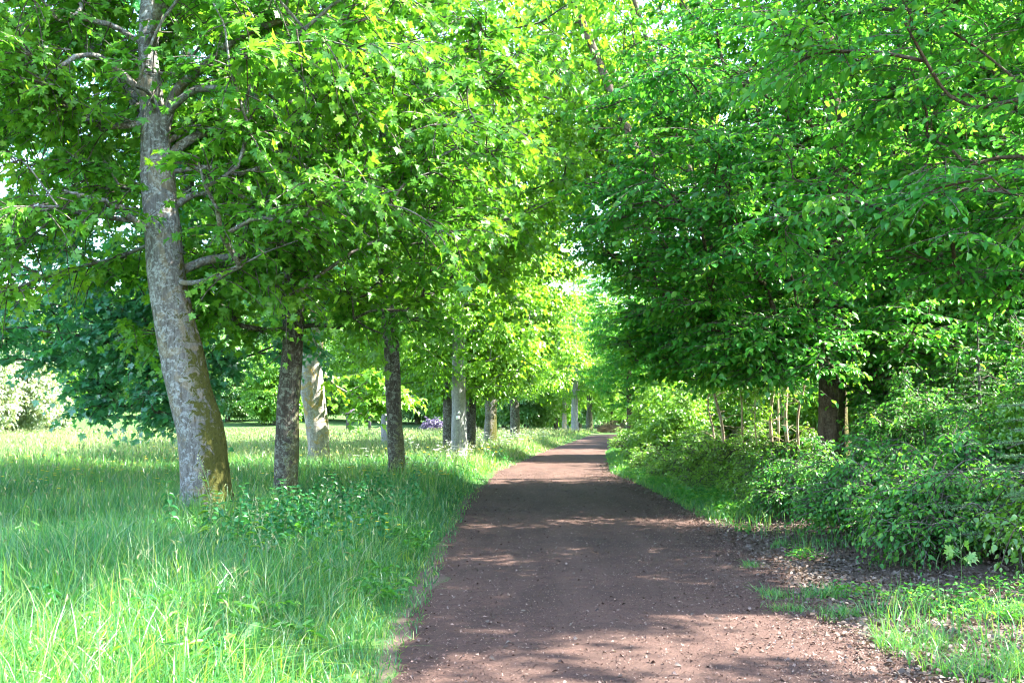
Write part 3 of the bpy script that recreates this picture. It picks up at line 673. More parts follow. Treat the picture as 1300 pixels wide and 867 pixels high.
# chips, grit and bits of wood lying on the path
rg = R(4); N = 60000
yy = 4 + 26 * rg.uniform(0, 1, N) ** 1.9; u = rg.uniform(0, 1, N)
u = np.where(rg.uniform(0, 1, N) < .35, 1 - np.abs(rg.normal(0, .14, N)), u).clip(.01, 1.05)
xx = left_edge(yy) * (1 - u) + right_edge(yy) * u
g = Geo(); ang = rg.uniform(0, 6.28, N)
D = np.stack([np.cos(ang), np.sin(ang), rg.normal(0, .25, N)], -1); Nn = np.array([0, 0, 1.]) + rg.normal(0, .35, (N, 3))
place_leaves(g, DIAMOND, np.stack([xx, yy, .03 + rg.uniform(0, .008, N)], -1), D, Nn, rg.uniform(.006, .02, N) * (1 + 1.2 * (rg.uniform(0, 1, N) > .95)), .32 + .68 * rg.uniform(0, 1, N) ** 1.3)
tag(g.build('path_litter', M_chip), 'small chips and grit strewn over the brown path', 'litter', kind='stuff')

# dry leaves on the forest floor
N = 48000; yy = 5 + 30 * rg.uniform(0, 1, N) ** 1.6; xx = right_edge(yy) - .3 + np.abs(rg.normal(0, 1, N)) * (1.3 + yy * .12)
keep = (xx < .62 * yy + 1.5) & (rg.uniform(0, 1, N) < sstep((xx - right_edge(yy) + .35) / .7) + .06); xx, yy = xx[keep], yy[keep]; N = len(xx)
g = Geo(); ang = rg.uniform(0, 6.28, N); D = np.stack([np.cos(ang), np.sin(ang), rg.normal(0, .3, N)], -1)
place_leaves(g, OVATE, np.stack([xx, yy, gz(xx, yy) + rg.uniform(.012, .05, N)], -1), D, np.array([0, 0, 1.]) + rg.normal(0, .5, (N, 3)), rg.uniform(.022, .062, N), rg.beta(1.6, 1.6, N))
n = 900; yy = 4.5 + 22 * rg.uniform(0, 1, n) ** 1.7; u = rg.uniform(0, 1, n); u = np.where(rg.uniform(0, 1, n) < .6, 1 - np.abs(rg.normal(0, .16, n)), u).clip(0, 1.05); xx = left_edge(yy) * (1 - u) + right_edge(yy) * u
ang = rg.uniform(0, 6.28, n); D = np.stack([np.cos(ang), np.sin(ang), rg.normal(0, .25, n)], -1)
place_leaves(g, OVATE, np.stack([xx, yy, np.full(n, .036)], -1), D, np.array([0, 0, 1.]) + rg.normal(0, .4, (n, 3)), rg.uniform(.022, .05, n), rg.beta(1.5, 1.8, n))
tag(g.build('leaf_litter', M_litter), 'dry brown fallen leaves along the right path edge', 'leaf litter', kind='stuff')

# ------------------------------------------------------------------ grass
def blades(g, x, y, z, h, w, rng, segs=3, lean=.35, tint=None, mat=0, yaw=None):
    N = len(x); a = rng.uniform(0, 6.28, N) if yaw is None else yaw; ld = rng.uniform(0, 6.28, N)
    lean = lean * rng.gamma(2.0, .5, N)
    s = np.linspace(0, 1, segs + 1)
    cx = x[:, None] + np.cos(ld)[:, None] * h[:, None] * lean[:, None] * s ** 2
    cyy = y[:, None] + np.sin(ld)[:, None] * h[:, None] * lean[:, None] * s ** 2
    cz = z[:, None] + h[:, None] * (s - .38 * np.minimum(lean, 1.3)[:, None] * s ** 2.6)
    wd = w[:, None] * (1 - s[:-1] ** 1.6 * .75)
    ox, oy = np.cos(a)[:, None] * wd * .5, np.sin(a)[:, None] * wd * .5
    Lv = np.stack([cx[:, :-1] - ox, cyy[:, :-1] - oy, cz[:, :-1]], -1); Rv = np.stack([cx[:, :-1] + ox, cyy[:, :-1] + oy, cz[:, :-1]], -1)
    tip = np.stack([cx[:, -1], cyy[:, -1], cz[:, -1]], -1)[:, None]
    V = np.concatenate([np.stack([Lv, Rv], 2).reshape(N, 2 * segs, 3), tip], 1); k = 2 * segs + 1
    q = [(2 * i, 2 * i + 1, 2 * i + 3, 2 * i + 2) for i in range(segs - 1)]; t3 = [(2 * segs - 2, 2 * segs - 1, 2 * segs)]
    b = (np.arange(N) * k)[:, None, None]
    tn = rng.normal(.45, .17, N) if tint is None else tint
    g.add(V.reshape(-1, 3), f3=(b + np.array(t3)[None]).reshape(-1, 3), f4=(b + np.array(q)[None]).reshape(-1, 4) if q else None, tint=np.repeat(np.clip(tn, 0, 1), k), mat=mat)
    return tip[:, 0]

def vnoise(x, y, f, seed):
    r = np.random.default_rng(seed); s = 0
    for i in range(5):
        a = r.uniform(0, 6.28); p = r.uniform(0, 6.28); ff = f * r.uniform(.6, 1.6)
        s = s + np.sin((x * np.cos(a) + y * np.sin(a)) * ff + p)
    return s / 3.2

rg = R(6); g = Geo()
def meadow(y0, y1, dens, w, segs, hmul=1.0):
    xl0, xl1 = -.56 * y1 - 1.5, max(left_edge(np.linspace(y0, y1, 20)))
    n = int((xl1 - xl0) * (y1 - y0) * dens); x = rg.uniform(xl0, xl1, n); y = rg.uniform(y0, y1, n)
    d = left_edge(y) - x; k = (d > -.02 + .06 * rg.normal(0, 1, n)) & (x > -.56 * y - 1.5); x, y, d = x[k], y[k], d[k]
    k = rg.uniform(0, 1, len(x)) < .35 + .65 * sstep(d / .5); x, y, d = x[k], y[k], d[k]
    h = (.09 + .43 * sstep((d - .1) / 1.1)) * (1 + .28 * vnoise(x, y, 1.2, 1)) * rg.uniform(.45, 1.3, len(x)) * hmul
    h = h * (1 - .5 * np.exp(-((x + 2.6) / .75) ** 4 - ((y - 13.0) / 4.2) ** 6))
    tn = rg.normal(.40, .22, len(x)) + .22 * sstep((y - 22) / 18) + .15 * vnoise(x, y, .8, 2)  # tint rises with distance: sunlit far meadow put into the colour
    ww = w * rg.uniform(.6, 1.3, len(x))
    blades(g, x, y, gz(x, y) - .01, h, ww, rg, segs, .62, tn)
    if y0 < 30: blades(g, x[::16] + .02, y[::16], gz(x[::16], y[::16]) - .01, h[::16] * 1.1, ww[::16] * .8, rg, segs, .8, rg.uniform(.1, .9, len(x[::16])), mat=1)
    if y0 >= 30: blades(g, x[::2] + .05, y[::2], gz(x[::2], y[::2]) - .01, h[::2] * 1.08, ww[::2], rg, segs, .5, tn[::2], mat=1)  # seed-coloured blades paint the far grass paler, as in sun
    return
meadow(3.5, 9, 1500, .009, 4)
meadow(9, 16, 850, .011, 3)
meadow(16, 30, 330, .016, 3)
meadow(30, 60, 80, .034, 2, 1.0)
meadow(60, 110, 17, .085, 2, .6)
meadow(110, 150, 6, .17, 2, .35)
# flowering stalks with pale seed heads
def stalks(y0, y1, dens, w, hw):
    xl0 = -.56 * y1 - 1.5; n = int((left_edge(y1) - xl0) * (y1 - y0) * dens); x = rg.uniform(xl0, left_edge(y1), n); y = rg.uniform(y0, y1, n)
    k = (left_edge(y) - x > .5) & (x > -.56 * y - 1.5); x, y = x[k], y[k]; n = len(x)
    h = rg.uniform(.45, .85, n) * (.62 if y0 > 40 else 1)
    tip = blades(g, x, y, gz(x, y), h, np.full(n, w), rg, 3, .28, rg.normal(.75, .15, n))
    D = np.stack([rg.normal(0, .35, n), rg.normal(0, .35, n), np.full(n, .8)], -1)
    for a in (0, 1):
        Nn = np.stack([np.cos(rg.uniform(0, 6.28, n)), np.sin(rg.uniform(0, 6.28, n)), np.zeros(n)], -1)
        place_leaves(g, LANCE, tip - nrm(D) * .05, D, Nn, rg.uniform(.6, 1.3, n) * hw, rg.uniform(0, 1, n) ** 1.4, mat=1)
stalks(4, 10, 9, .003, .045); stalks(10, 20, 8, .004, .055); stalks(20, 45, 7, .008, .085); stalks(45, 110, 2.0, .025, .2)
tag(g.build('meadow_grass', [M_grass, M_seed_sunlit]), 'long flowering meadow grass left of the path', 'grass', kind='stuff')

# short verge grass on the right
g = Geo()
for y0, y1, dens, w in ((6, 14, 120, .008), (14, 24, 300, .013), (24, 45, 170, .022), (45, 95, 40, .06)):
    n = int(4.5 * (y1 - y0) * dens); y = rg.uniform(y0, y1, n); e = np.abs(rg.normal(0, 1.0, n)) * (.6 + .02 * y) ; x = right_edge(y) + .1 + e
    k = (rg.uniform(0, 1, n) < np.maximum(sstep((y - 13) / 9), .75 * (vnoise(x, y, 2.2, 31) + .4 * vnoise(x, y, 7, 32) > .5) * (y < 16)) * (.5 + .5 * (vnoise(x, y, 1.5, 5) > -.2))) & (x < right_edge(y) + 3); x, y = x[k], y[k]
    blades(g, x, y, gz(x, y), rg.uniform(.10, .34, len(x)) * sstep((x - right_edge(y)) / .8 + .3), w * rg.uniform(.6, 1.3, len(x)), rg, 3, .6, rg.normal(.5, .16, len(x)))
tag(g.build('verge_grass', M_grass), 'short grass on the right verge of the far path', 'grass', kind='stuff')

# yellow buttercups as specks in the meadow
g = Geo(); n = 900; y = 10 + 60 * rg.uniform(0, 1, n) ** 1.4; x = left_edge(y) - .4 - rg.uniform(0, 1, n) ** 1.3 * (.5 * y); k = vnoise(x, y, .5, 8) > -.1; x, y = x[k], y[k]; n = len(x)
h = rg.uniform(.35, .6, n); c = np.stack([x, y, gz(x, y) + h], -1)
for a in range(4):
    an = a * 1.57 + rg.uniform(0, 1, n); place_leaves(g, DIAMOND, c, np.stack([np.cos(an), np.sin(an), np.full(n, .35)], -1), np.tile([0, 0, 1.], (n, 1)), .022 + .0007 * y, rg.uniform(0, 1, n))
tag(g.build('buttercups', M_yellow), 'yellow buttercup specks scattered through the meadow grass', 'flowers', kind='stuff')

# ------------------------------------------------------------------ grass tufts on the litter
def tuft(seed, n, r, h):
    root = thing('grass_tuft', 'x', 'grass tuft', (0, 0, 0)); rg = R(seed); g = Geo()
    a = rg.uniform(0, 6.28, n); d = r * rg.uniform(0, 1, n) ** .8 * (1 + .35 * np.sin(a * 3 + seed)); x, y = np.cos(a) * d, np.sin(a) * d * .6
    blades(g, x, y, np.zeros(n), rg.uniform(.4, 1.1, n) * h, np.full(n, .007), rg, 4, .8, rg.normal(.5, .15, n)); g.build('blades', M_grass, root); return root
PT_tuft = tuft(51, 190, .30, .14); PT_tuft2 = tuft(52, 260, .42, .30)
for px, py, pr, sc, lb in [(990, 690, 0, .9, 'small flat grass tuft on the leaf litter'), (1040, 752, 0, 1.2, 'wide low grass tuft in the middle of the leaf litter'), (978, 752, 0, .9, 'grass tuft at the litter edge of the path'),
                           (1060, 775, 0, .9, 'grass tuft below the widest one'), (1000, 770, 0, .8, 'tiny grass tuft beside the path'), (1130, 815, 1, .7, 'sunlit grass tuft near the lower right corner'),
                           (1180, 812, 1, .65, 'second sunlit grass tuft near the lower right corner'), (1220, 850, 1, .85, 'large grass tuft at the lower right corner'), (1275, 845, 1, 1.0, 'tall green tuft in the lower right corner'), (1290, 790, 1, .8, 'yellowish grass under the spruce twigs'),
                           (950, 715, 0, .7, 'sparse grass tuft by the path side of the litter'), (900, 655, 1, .7, 'bright grass tuft where the litter begins')]:
    Yd = 1.58 * 1264 / (py - 530); put((PT_tuft, PT_tuft2)[pr], px, Yd, sc, None, lb, 'grass tufts on the leaf litter')

# ------------------------------------------------------------------ shrubs of the forest edge
def shrub(seed, name, r, h, n, leafm, leaf, stems=9, cat='shrub', stem_m=B_twig):
    rg = R(seed); root = thing(name, 'x', cat, (0, 0, 0))
    a = rg.uniform(0, 6.28, n); u = np.sqrt(rg.uniform(0, 1, n)); z = h * np.sqrt(np.clip(1 - (u * .95) ** 2, 0, 1)) * rg.uniform(.35, 1, n) ** .7 + .08
    c = np.stack([np.cos(a) * u * r, np.sin(a) * u * r, z], -1)
    d = np.stack([np.cos(a), np.sin(a), np.full(n, .1)], -1)
    w_ = rg.uniform(0, 1, n) < .14; c[w_] = c[w_] * rg.uniform(1.1, 1.4, (w_.sum(), 1)) + np.array([0, 0, 1]) * h * rg.uniform(.05, .4, (w_.sum(), 1)) * (u[w_] < .6)[:, None]
    g = Geo(); spray_leaves(g, c, d, rg, **leaf); g.build('foliage', [leafm, stem_m], root)
    g = Geo(); P = []
    for i in range(stems):
        b = c[rg.integers(n)]; a_ = rg.uniform(0, 6.28); l_ = rg.uniform(.3, .8) * r; P.append(smooth_poly([b, b + np.array([math.cos(a_) * l_ * .5, math.sin(a_) * l_ * .5, l_ * .45]), b + np.array([math.cos(a_) * l_, math.sin(a_) * l_, l_ * .35])], 7))
    for i in range(stems * 3):
        e = c[rg.integers(n)]; b = np.array([rg.normal(0, r * .15), rg.normal(0, r * .15), -.05]); P.append(smooth_poly([b, b * .6 + e * .4 + (0, 0, h * .25), e], 7))
    tubes(g, np.array(P), np.linspace(.012, .004, 7)[None] * np.ones((len(P), 1)), 5); g.build('stems', stem_m, root, smooth=True)
    return root
SHL = dict(nt=7, nl=8, L=.42, flat=.5, droop=.3, size=.08, tilt=.6, T=OVATE)
PS = [shrub(61, 'bramble_bush', 1.0, 1.0, 170, M_shrub, dict(SHL, size=.074)), shrub(62, 'hazel_shrub', 1.2, 2.0, 220, M_shrub, dict(SHL, size=.085, L=.5)),
      shrub(63, 'bramble_bush', .7, .65, 95, M_shrub_light, dict(SHL, size=.07, L=.34)), shrub(64, 'hazel_shrub', 1.5, 2.8, 230, M_shrub_light, dict(SHL, size=.13, L=.6, T=DIAMOND, twig=False))]
sg = 'shrubs along the forest edge right of the path'
lab = {0: 'rounded dark green bramble bush on the leaf litter of the forest edge', 1: 'dark leafy hazel shrub at the forest edge', 2: 'low light green bramble on the forest edge', 3: 'sunlit yellow green shrub inside the forest edge'}
for i, (p_, x, y, sc, lb) in enumerate([
        (0, 4.6, 10.7, .88, 'dense dark bramble bush bulging furthest over the leaf litter'), (0, 5.6, 12.2, .95, 'dark bramble bush behind the bulging one'), (0, 4.5, 12.6, .85, 'dark bramble bush left of the bulging one'),
        (2, 5.2, 9.4, 1.0, 'light green low bramble with pale stalks right of the dark bramble'), (2, 5.9, 9.9, 1.2, 'light green bramble under the spruce'), (1, 7.0, 13.2, .75, 'hazel shrub behind the dark brambles'),
        (0, 5.5, 14.4, .6, 'bramble bush at the foot of the thick brown trunk'), (0, 4.6, 15.6, .8, None), (2, 4.2, 17.0, .6, 'low bramble at the litter edge before the fallen branch'), (0, 5.2, 16.8, .6, None),
        (0, 7.6, 15.0, .9, None), (1, 8.6, 17.0, 1.1, None), (0, 6.9, 16.8, 1.0, None), (1, 7.4, 11.4, 1.0, None), (0, 6.8, 10.6, 1.0, None), (2, 4.6, 19.0, .85, None), (2, 5.6, 21.0, .9, None),
        (2, 4.4, 22.6, 1.0, None), (2, 4.5, 26.0, 1.1, 'leafy bramble left of the bare saplings'), (3, 5.2, 30.5, .72, 'bright sunlit shrub leaning over the path where the sun breaks in'), (2, 3.9, 24.2, .75, 'light bramble on the verge left of the saplings'), (2, 5.4, 27.6, 1.1, 'leafy shrub between the verge and the leftmost sapling'), (2, 4.0, 20.5, .7, None), (2, 3.8, 28, .8, None), (3, 5.6, 33, .9, None), (3, 6.4, 37, .9, None), (2, 4.4, 31, 1.2, None), (3, 6.6, 42, .9, None),
        (3, 7.6, 31.5, .9, None), (3, 9.4, 31, 1.0, None), (3, 11.4, 29.5, 1.0, None), (3, 13.0, 31, 1.1, None), (3, 9.6, 34, 1.2, None), (3, 12.5, 33.5, 1.2, None), (3, 15.2, 31.5, 1.1, None), (3, 11.8, 25.5, .8, None), (1, 10.5, 20.5, 1.2, None), (1, 12.5, 22.5, 1.0, None), (3, 14.5, 27, 1.0, None), (2, 6.8, 28.5, 1.0, None), (2, 8.2, 27, .9, None),
        (3, 7.4, 50, .8, None), (3, 8.6, 52, 1.1, None), (2, 5.2, 38, 1.3, None), (2, 5.6, 47, 1.2, None), (3, 9.8, 60, 1.2, None), (3, 11, 70, 1.4, None), (3, 15, 42, 1.0, None), (3, 18, 36, 1.3, None), (1, 9.8, 15.5, 1.0, None), (1, 9.2, 13.0, .9, None), (1, 6.5, 16.2, .75, 'hazel shrub under the boughs right of the thick brown trunk'), (1, 7.4, 17.6, .95, None), (3, 6.2, 12.0, .45, 'yellow green shoots rising above the dark brambles'), (3, 8.6, 18.6, .9, None), (2, 5.0, 23.6, 1.0, None)]):
    put(PS[p_], 0, y, sc, None, lb or lab[p_], sg, None, X=x)

# low leafy ground cover between the path, the litter and the bushes, and weeds among the near grass
rg = R(9); g = Geo(); n = 8000; y = 7.6 + 26 * rg.uniform(0, 1, n) ** 1.3; x = right_edge(y) + .25 + np.abs(rg.normal(0, 1, n)) * (.8 + .07 * y)
k = (rg.uniform(0, 1, n) < .3 + .7 * sstep((y - 9.5) / 5)) & (vnoise(x, y, 2.6, 15) + .5 * vnoise(x, y, 6, 16) > .62 - .8 * sstep((y - 13) / 6) - .5 * sstep((x - right_edge(y) - .9) / 1.2)); x, y = x[k], y[k]; n = len(x); m_ = 7
c = np.repeat(np.stack([x, y, gz(x, y) + .03], -1), m_, 0) + rg.normal(0, .05, (n * m_, 3)) * (1, 1, 0) + np.array([0, 0, 1]) * rg.uniform(0, .10, (n * m_, 1)) * (1 + (np.repeat(y, m_) > 14))[:, None]
a = rg.uniform(0, 6.28, n * m_)
place_leaves(g, OVATE, c, np.stack([np.cos(a), np.sin(a), rg.normal(.1, .3, n * m_)], -1), np.array([0, 0, 1.]) + rg.normal(0, .4, (n * m_, 3)), rg.uniform(.02, .06, n * m_) * (1 + .6 * (c[:, 1] > 14)), np.repeat(rg.normal(.55, .2, n), m_) + rg.normal(0, .1, n * m_))
tag(g.build('ground_cover', M_shrub), 'low leafy weeds creeping over the litter along the right verge', 'ground cover', kind='stuff')
g = Geo(); n = 900; y = 4.5 + 9 * rg.uniform(0, 1, n); x = left_edge(y) - .25 - rg.uniform(0, 1, n) ** 1.2 * (.5 * y); k = vnoise(x, y, 1.8, 21) > .1; x, y = x[k], y[k]; n = len(x); m_ = 9
h0 = np.repeat(.08 + .30 * sstep((left_edge(y) - x - .2) / 1.0), m_)
c = np.repeat(np.stack([x, y, gz(x, y)], -1), m_, 0) + rg.normal(0, .06, (n * m_, 3)) * (1, 1, 0) + np.array([0, 0, 1]) * (rg.uniform(.2, 1, n * m_) * h0)[:, None]
a = rg.uniform(0, 6.28, n * m_); T_ = [OVATE, LANCE]
for q in (0, 1):
    kk = np.repeat(np.arange(n) % 2 == q, m_); nn = kk.sum()
    place_leaves(g, T_[q], c[kk], np.stack([np.cos(a[kk]), np.sin(a[kk]), rg.normal(.25, .35, nn)], -1), np.array([0, 0, 1.]) + rg.normal(0, .45, (nn, 3)), rg.uniform(.03, .075, nn) * (1 + q), rg.normal(.5, .2, nn))
tag(g.build('meadow_weeds', M_shrub), 'small broad leaved weeds mixed into the near grass', 'weeds', kind='stuff')

# ------------------------------------------------------------------ saplings in the sunny gap
def sapling(loc, h, r, lean, seed, label, leafm=M_shrub_light, dead=False):
    rg = R(seed); loc = np.asarray(loc, float); root = thing('sapling', label, 'sapling', loc, 0, 'bare lower stems of saplings in the sunny forest gap')
    g = Geo(); P = smooth_poly([(0, 0, -.1), (lean * .2 + rg.normal(0, .06), 0, h * .25), (lean * .5 + rg.normal(0, .12), .05, h * .5), (lean * .8 + rg.normal(0, .14), 0, h * .75), (lean + rg.normal(0, .2), 0, h)], 18)
    tubes(g, P[None], np.interp(np.linspace(0, 1, 18), [0, 1], [r, r * .35])[None], 8)
    Q = []
    for i in range(16):
        b = P[rg.integers(2, 15)]; a = rg.uniform(0, 6.28); l = rg.uniform(.3, .9); Q.append(resample([b, b + np.array([np.cos(a) * l * .5, np.sin(a) * l * .5, l * .25]), b + np.array([np.cos(a) * l, np.sin(a) * l, l * .3])], 5))
    tubes(g, np.array(Q), np.linspace(.009, .003, 5)[None] * np.ones((16, 1)), 4); g.build('trunk', B_sap, root, smooth=True)
    n = 26; c = P[rg.integers(9, 18, n)] + rg.normal(0, .5, (n, 3)) * (1, 1, .6); g = Geo()
    spray_leaves(g, c, rg.normal(0, 1, (n, 3)) * (1, 1, .1), rg, **dict(SHL, size=.10, L=.5, flat=.2)); g.build('crown', [leafm, B_twig], root)
for i, (px, Yd, h, r, ln, lb) in enumerate([(920, 24, 4.6, .045, -.35, 'leftmost bare sapling, leaning left, near the fallen branch'), (943, 26, 3.6, .035, -.2, 'thin tan sapling second from the left'), (962, 27, 3.0, .025, -.15, 'thinnest sapling between two thicker ones'),
                                       (980, 27, 4.4, .055, .0, 'pale sunlit sapling with bare side twigs'), (986, 29, 4.0, .045, .05, 'pale sapling touching the sunlit one on its right'), (1000, 28, 4.2, .06, -.1, 'thick tan sapling right of the twiggy one'), (1013, 26.5, 4.4, .04, .03, 'dark slender sapling nearest the thick brown trunk'), (905, 25, 3.8, .03, -.1, 'faint sapling stem at the dark left end of the gap')]):
    sapling(gp(px, Yd), h, r, ln, 70 + i, lb)

# fallen branches
def fallen(p0, p1, r, seed, label):
    rg = R(seed); p0, p1 = np.asarray(p0), np.asarray(p1); c = (p0 + p1) / 2; root = thing('fallen_branch', label, 'branch', p0)
    g = Geo(); P = smooth_poly([p0 - p0, (c - p0) + rg.normal(0, .05, 3), p1 - p0], 12); tubes(g, P[None], np.linspace(r, r * .5, 12)[None], 8)
    Q = [resample([P[i], P[i] + rg.normal(0, .25, 3) + (0, 0, .15)], 4) for i in (5, 8)]; tubes(g, np.array(Q), np.linspace(.012, .004, 4)[None] * np.ones((2, 1)), 5); g.build('limb', B_sap, root, smooth=True)
fallen(gp(930, 18.5, .05), gp(992, 20.5, .35), .035, 81, 'pale fallen branch leaning up towards the sapling stems')
fallen(gp(945, 20.5, .05), gp(975, 21.5, .1), .03, 82, 'thin fallen branch lying behind the pale one')

# ------------------------------------------------------------------ young spruces
def spruce(loc, h, r, seed, label, n=44, dens=1.0):
    rg = R(seed); root = thing('young_spruce', label, 'spruce', loc); g = Geo()
    tubes(g, resample([(0, 0, -.05), (0, 0, h)], 8)[None], np.linspace(.05, .008, 8)[None], 8)
    P = []; fg = Geo()
    for i in range(n):
        z = h * (.06 + .9 * (i / n)); l = r * (1.05 - .95 * i / n) * rg.uniform(.8, 1.15); a = i * 2.4 + rg.normal(0, .2)
        d = np.array([np.cos(a), np.sin(a), 0]); P.append(np.stack([np.array([0, 0, z]) + d * l * s + np.array([0, 0, -.22 * l * s + .12 * l * s * s]) for s in np.linspace(0, 1, 6)]))
    P = np.array(P); tubes(g, P, np.linspace(.014, .004, 6)[None] * np.ones((n, 1)), 5); g.build('trunk', B_twig, root, smooth=True)
    # side twigs, each set with needles
    tw = []
    for c in P:
        l = np.linalg.norm(c[-1] - c[0]); d = nrm(c[-1] - c[0]); s = np.cross(d, (0, 0, 1))
        tw.append(resample(c[2:], 4))
        for tt in np.arange(.18, .95, .09 / max(l, .3)):
            for sg_ in (-1, 1):
                b = c[0] + (c[-1] - c[0]) * tt; ll = l * .42 * (1 - tt * .75); tw.append(resample([b, b + (d * .7 + s * sg_ * .75) * ll + (0, 0, -.12 * ll)], 4))
    tw = np.array(tw); tubes(fg, tw, np.linspace(.004, .002, 4)[None] * np.ones((len(tw), 1)), 3, mat=1)
    m_ = int(44 * dens); t_ = np.linspace(0, 1, m_); ft = t_ * 2.999; ix = ft.astype(int); fq = ft - ix
    pos = tw[:, ix] * (1 - fq)[None, :, None] + tw[:, ix + 1] * fq[None, :, None]; T = nrm(tw[:, -1] - tw[:, 0])[:, None]
    sd_ = nrm(np.cross(T, (0, 0, 1.)))
    ph = rg.uniform(-1.2, 4.3, pos.shape[:2]); D = T * .55 + sd_ * np.cos(ph)[..., None] + np.array([0, 0, 1.]) * np.sin(ph)[..., None]
    n_ = pos.shape[0] * m_; V = (np.array([(0.12, 0, 0), (-.12, 0, 0), (0, 1, 0)]), np.array([(0, 1, 2)]))
    place_leaves(fg, V, pos.reshape(-1, 3), D.reshape(-1, 3), rg.normal(0, 1, (n_, 3)), rg.uniform(.026, .04, n_), np.repeat(rg.normal(.5, .15, len(tw)), m_) + rg.normal(0, .1, n_))
    fg.build('foliage', [M_spruce, B_twig], root)
spruce(gp(1345, 9.6), 2.3, 1.15, 91, 'young spruce with pale drooping twigs at the right picture edge', 46)
spruce(gp(1243, 15.5), 2.6, .9, 92, 'small dark spruce behind the drooping one', 40, .8)

# ------------------------------------------------------------------ plants in the left verge
def nettle(seed, h, n=9, leaf=.11):
    rg = R(seed); root = thing('nettle_plant', 'x', 'nettle', (0, 0, 0)); g = Geo(); P = resample([(0, 0, -.02), (rg.normal(0, .03), rg.normal(0, .03), h * .5), (rg.normal(0, .06), rg.normal(0, .06), h)], 8)
    sgeo = Geo(); tubes(sgeo, P[None], np.linspace(.005, .003, 8)[None], 5); sgeo.build('stem', M_stem, root)
    pos = []; D = []; sz = []
    for i in range(n):
        f = .25 + .75 * i / (n - 1); b = np.array([np.interp(f, np.linspace(0, 1, 8), P[:, j]) for j in range(3)]); a0 = (i % 2) * 1.57 + rg.normal(0, .2)
        for s in (0, math.pi): pos.append(b); D.append((math.cos(a0 + s), math.sin(a0 + s), -.1 + .5 * (f > .9))); sz.append(leaf * (1.15 - .6 * f) * rg.uniform(.85, 1.15))
    N_ = len(pos); place_leaves(g, OVATE, np.array(pos), np.array(D, float), np.array([0, 0, 1.]) + rg.normal(0, .25, (N_, 3)), np.array(sz), rg.normal(.5, .16, N_)); g.build('leaves', M_nettle, root); return root
PN = [nettle(101, .55), nettle(102, .72, 11, .13), nettle(103, .45, 8, .12)]
rg = R(7); ng = 'nettles between the leaning maple and the path'; k = 0
for i in range(190):
    Yd = 9.2 + 8.5 * rg.uniform(0, 1); x = rg.normal(-2.35, .7) + (13 - Yd) * -.02
    if not (-4.2 < x < left_edge(Yd) - .7): continue
    if Yd < 9.9 and abs(x + 2.6) > .6: continue
    put(PN[i % 3], 0, Yd, float(rg.uniform(.7, 1.15)), float(rg.uniform(0, 6.28)), 'dark green stinging nettle in the shaded patch between the maples and the path', ng, None, X=x)

def parsley(seed, h):
    rg = R(seed); root = thing('cow_parsley', 'x', 'wildflower', (0, 0, 0)); g = Geo(); fl = Geo(); top = np.array([0, 0, h]); P = [resample([(0, 0, 0), (0, 0, h * .55), top], 6)]
    ends = [top]
    for i in range(5):
        a = rg.uniform(0, 6.28); b = np.array([0, 0, h * rg.uniform(.4, .7)]); e = b + np.array([math.cos(a) * .18, math.sin(a) * .18, h * .3]); P.append(resample([b, e], 6)); ends.append(e)
    tubes(g, np.array(P), np.full((len(P), 6), .004), 4)
    for e in ends:
        n = 16; o_ = rg.normal(0, .03, (n, 3)) * (1, 1, .3); place_leaves(fl, DIAMOND, e + o_, rg.normal(0, 1, (n, 3)) * (1, 1, .2), np.tile([0, 0, 1.], (n, 1)) + rg.normal(0, .2, (n, 3)), rg.uniform(.012, .024, n), rg.uniform(0, 1, n))
    n = 24; c = np.stack([rg.normal(0, .12, n), rg.normal(0, .12, n), rg.uniform(.05, h * .5, n)], -1)
    lg = Geo(); place_leaves(lg, LANCE, c, rg.normal(0, 1, (n, 3)) * (1, 1, .3), np.tile([0, 0, 1.], (n, 1)), rg.uniform(.08, .16, n), rg.normal(.5, .1, n))
    g.build('stem', M_stem, root); fl.build('blossom', M_white, root); lg.build('leaves', M_nettle, root); return root
PC = [parsley(111, .75), parsley(112, .95)]
for i in range(46):
    Yd = float(rg.choice([rg.uniform(21, 34), rg.uniform(34, 56)])); x = left_edge(Yd) - .4 - abs(rg.normal(0, 1.5))
    put(PC[i % 2], 0, Yd, float(rg.uniform(.8, 1.15)), float(rg.uniform(0, 6.28)), 'white cow parsley flowering in the grass by the row of trees', 'cow parsley along the left verge', None, X=x)

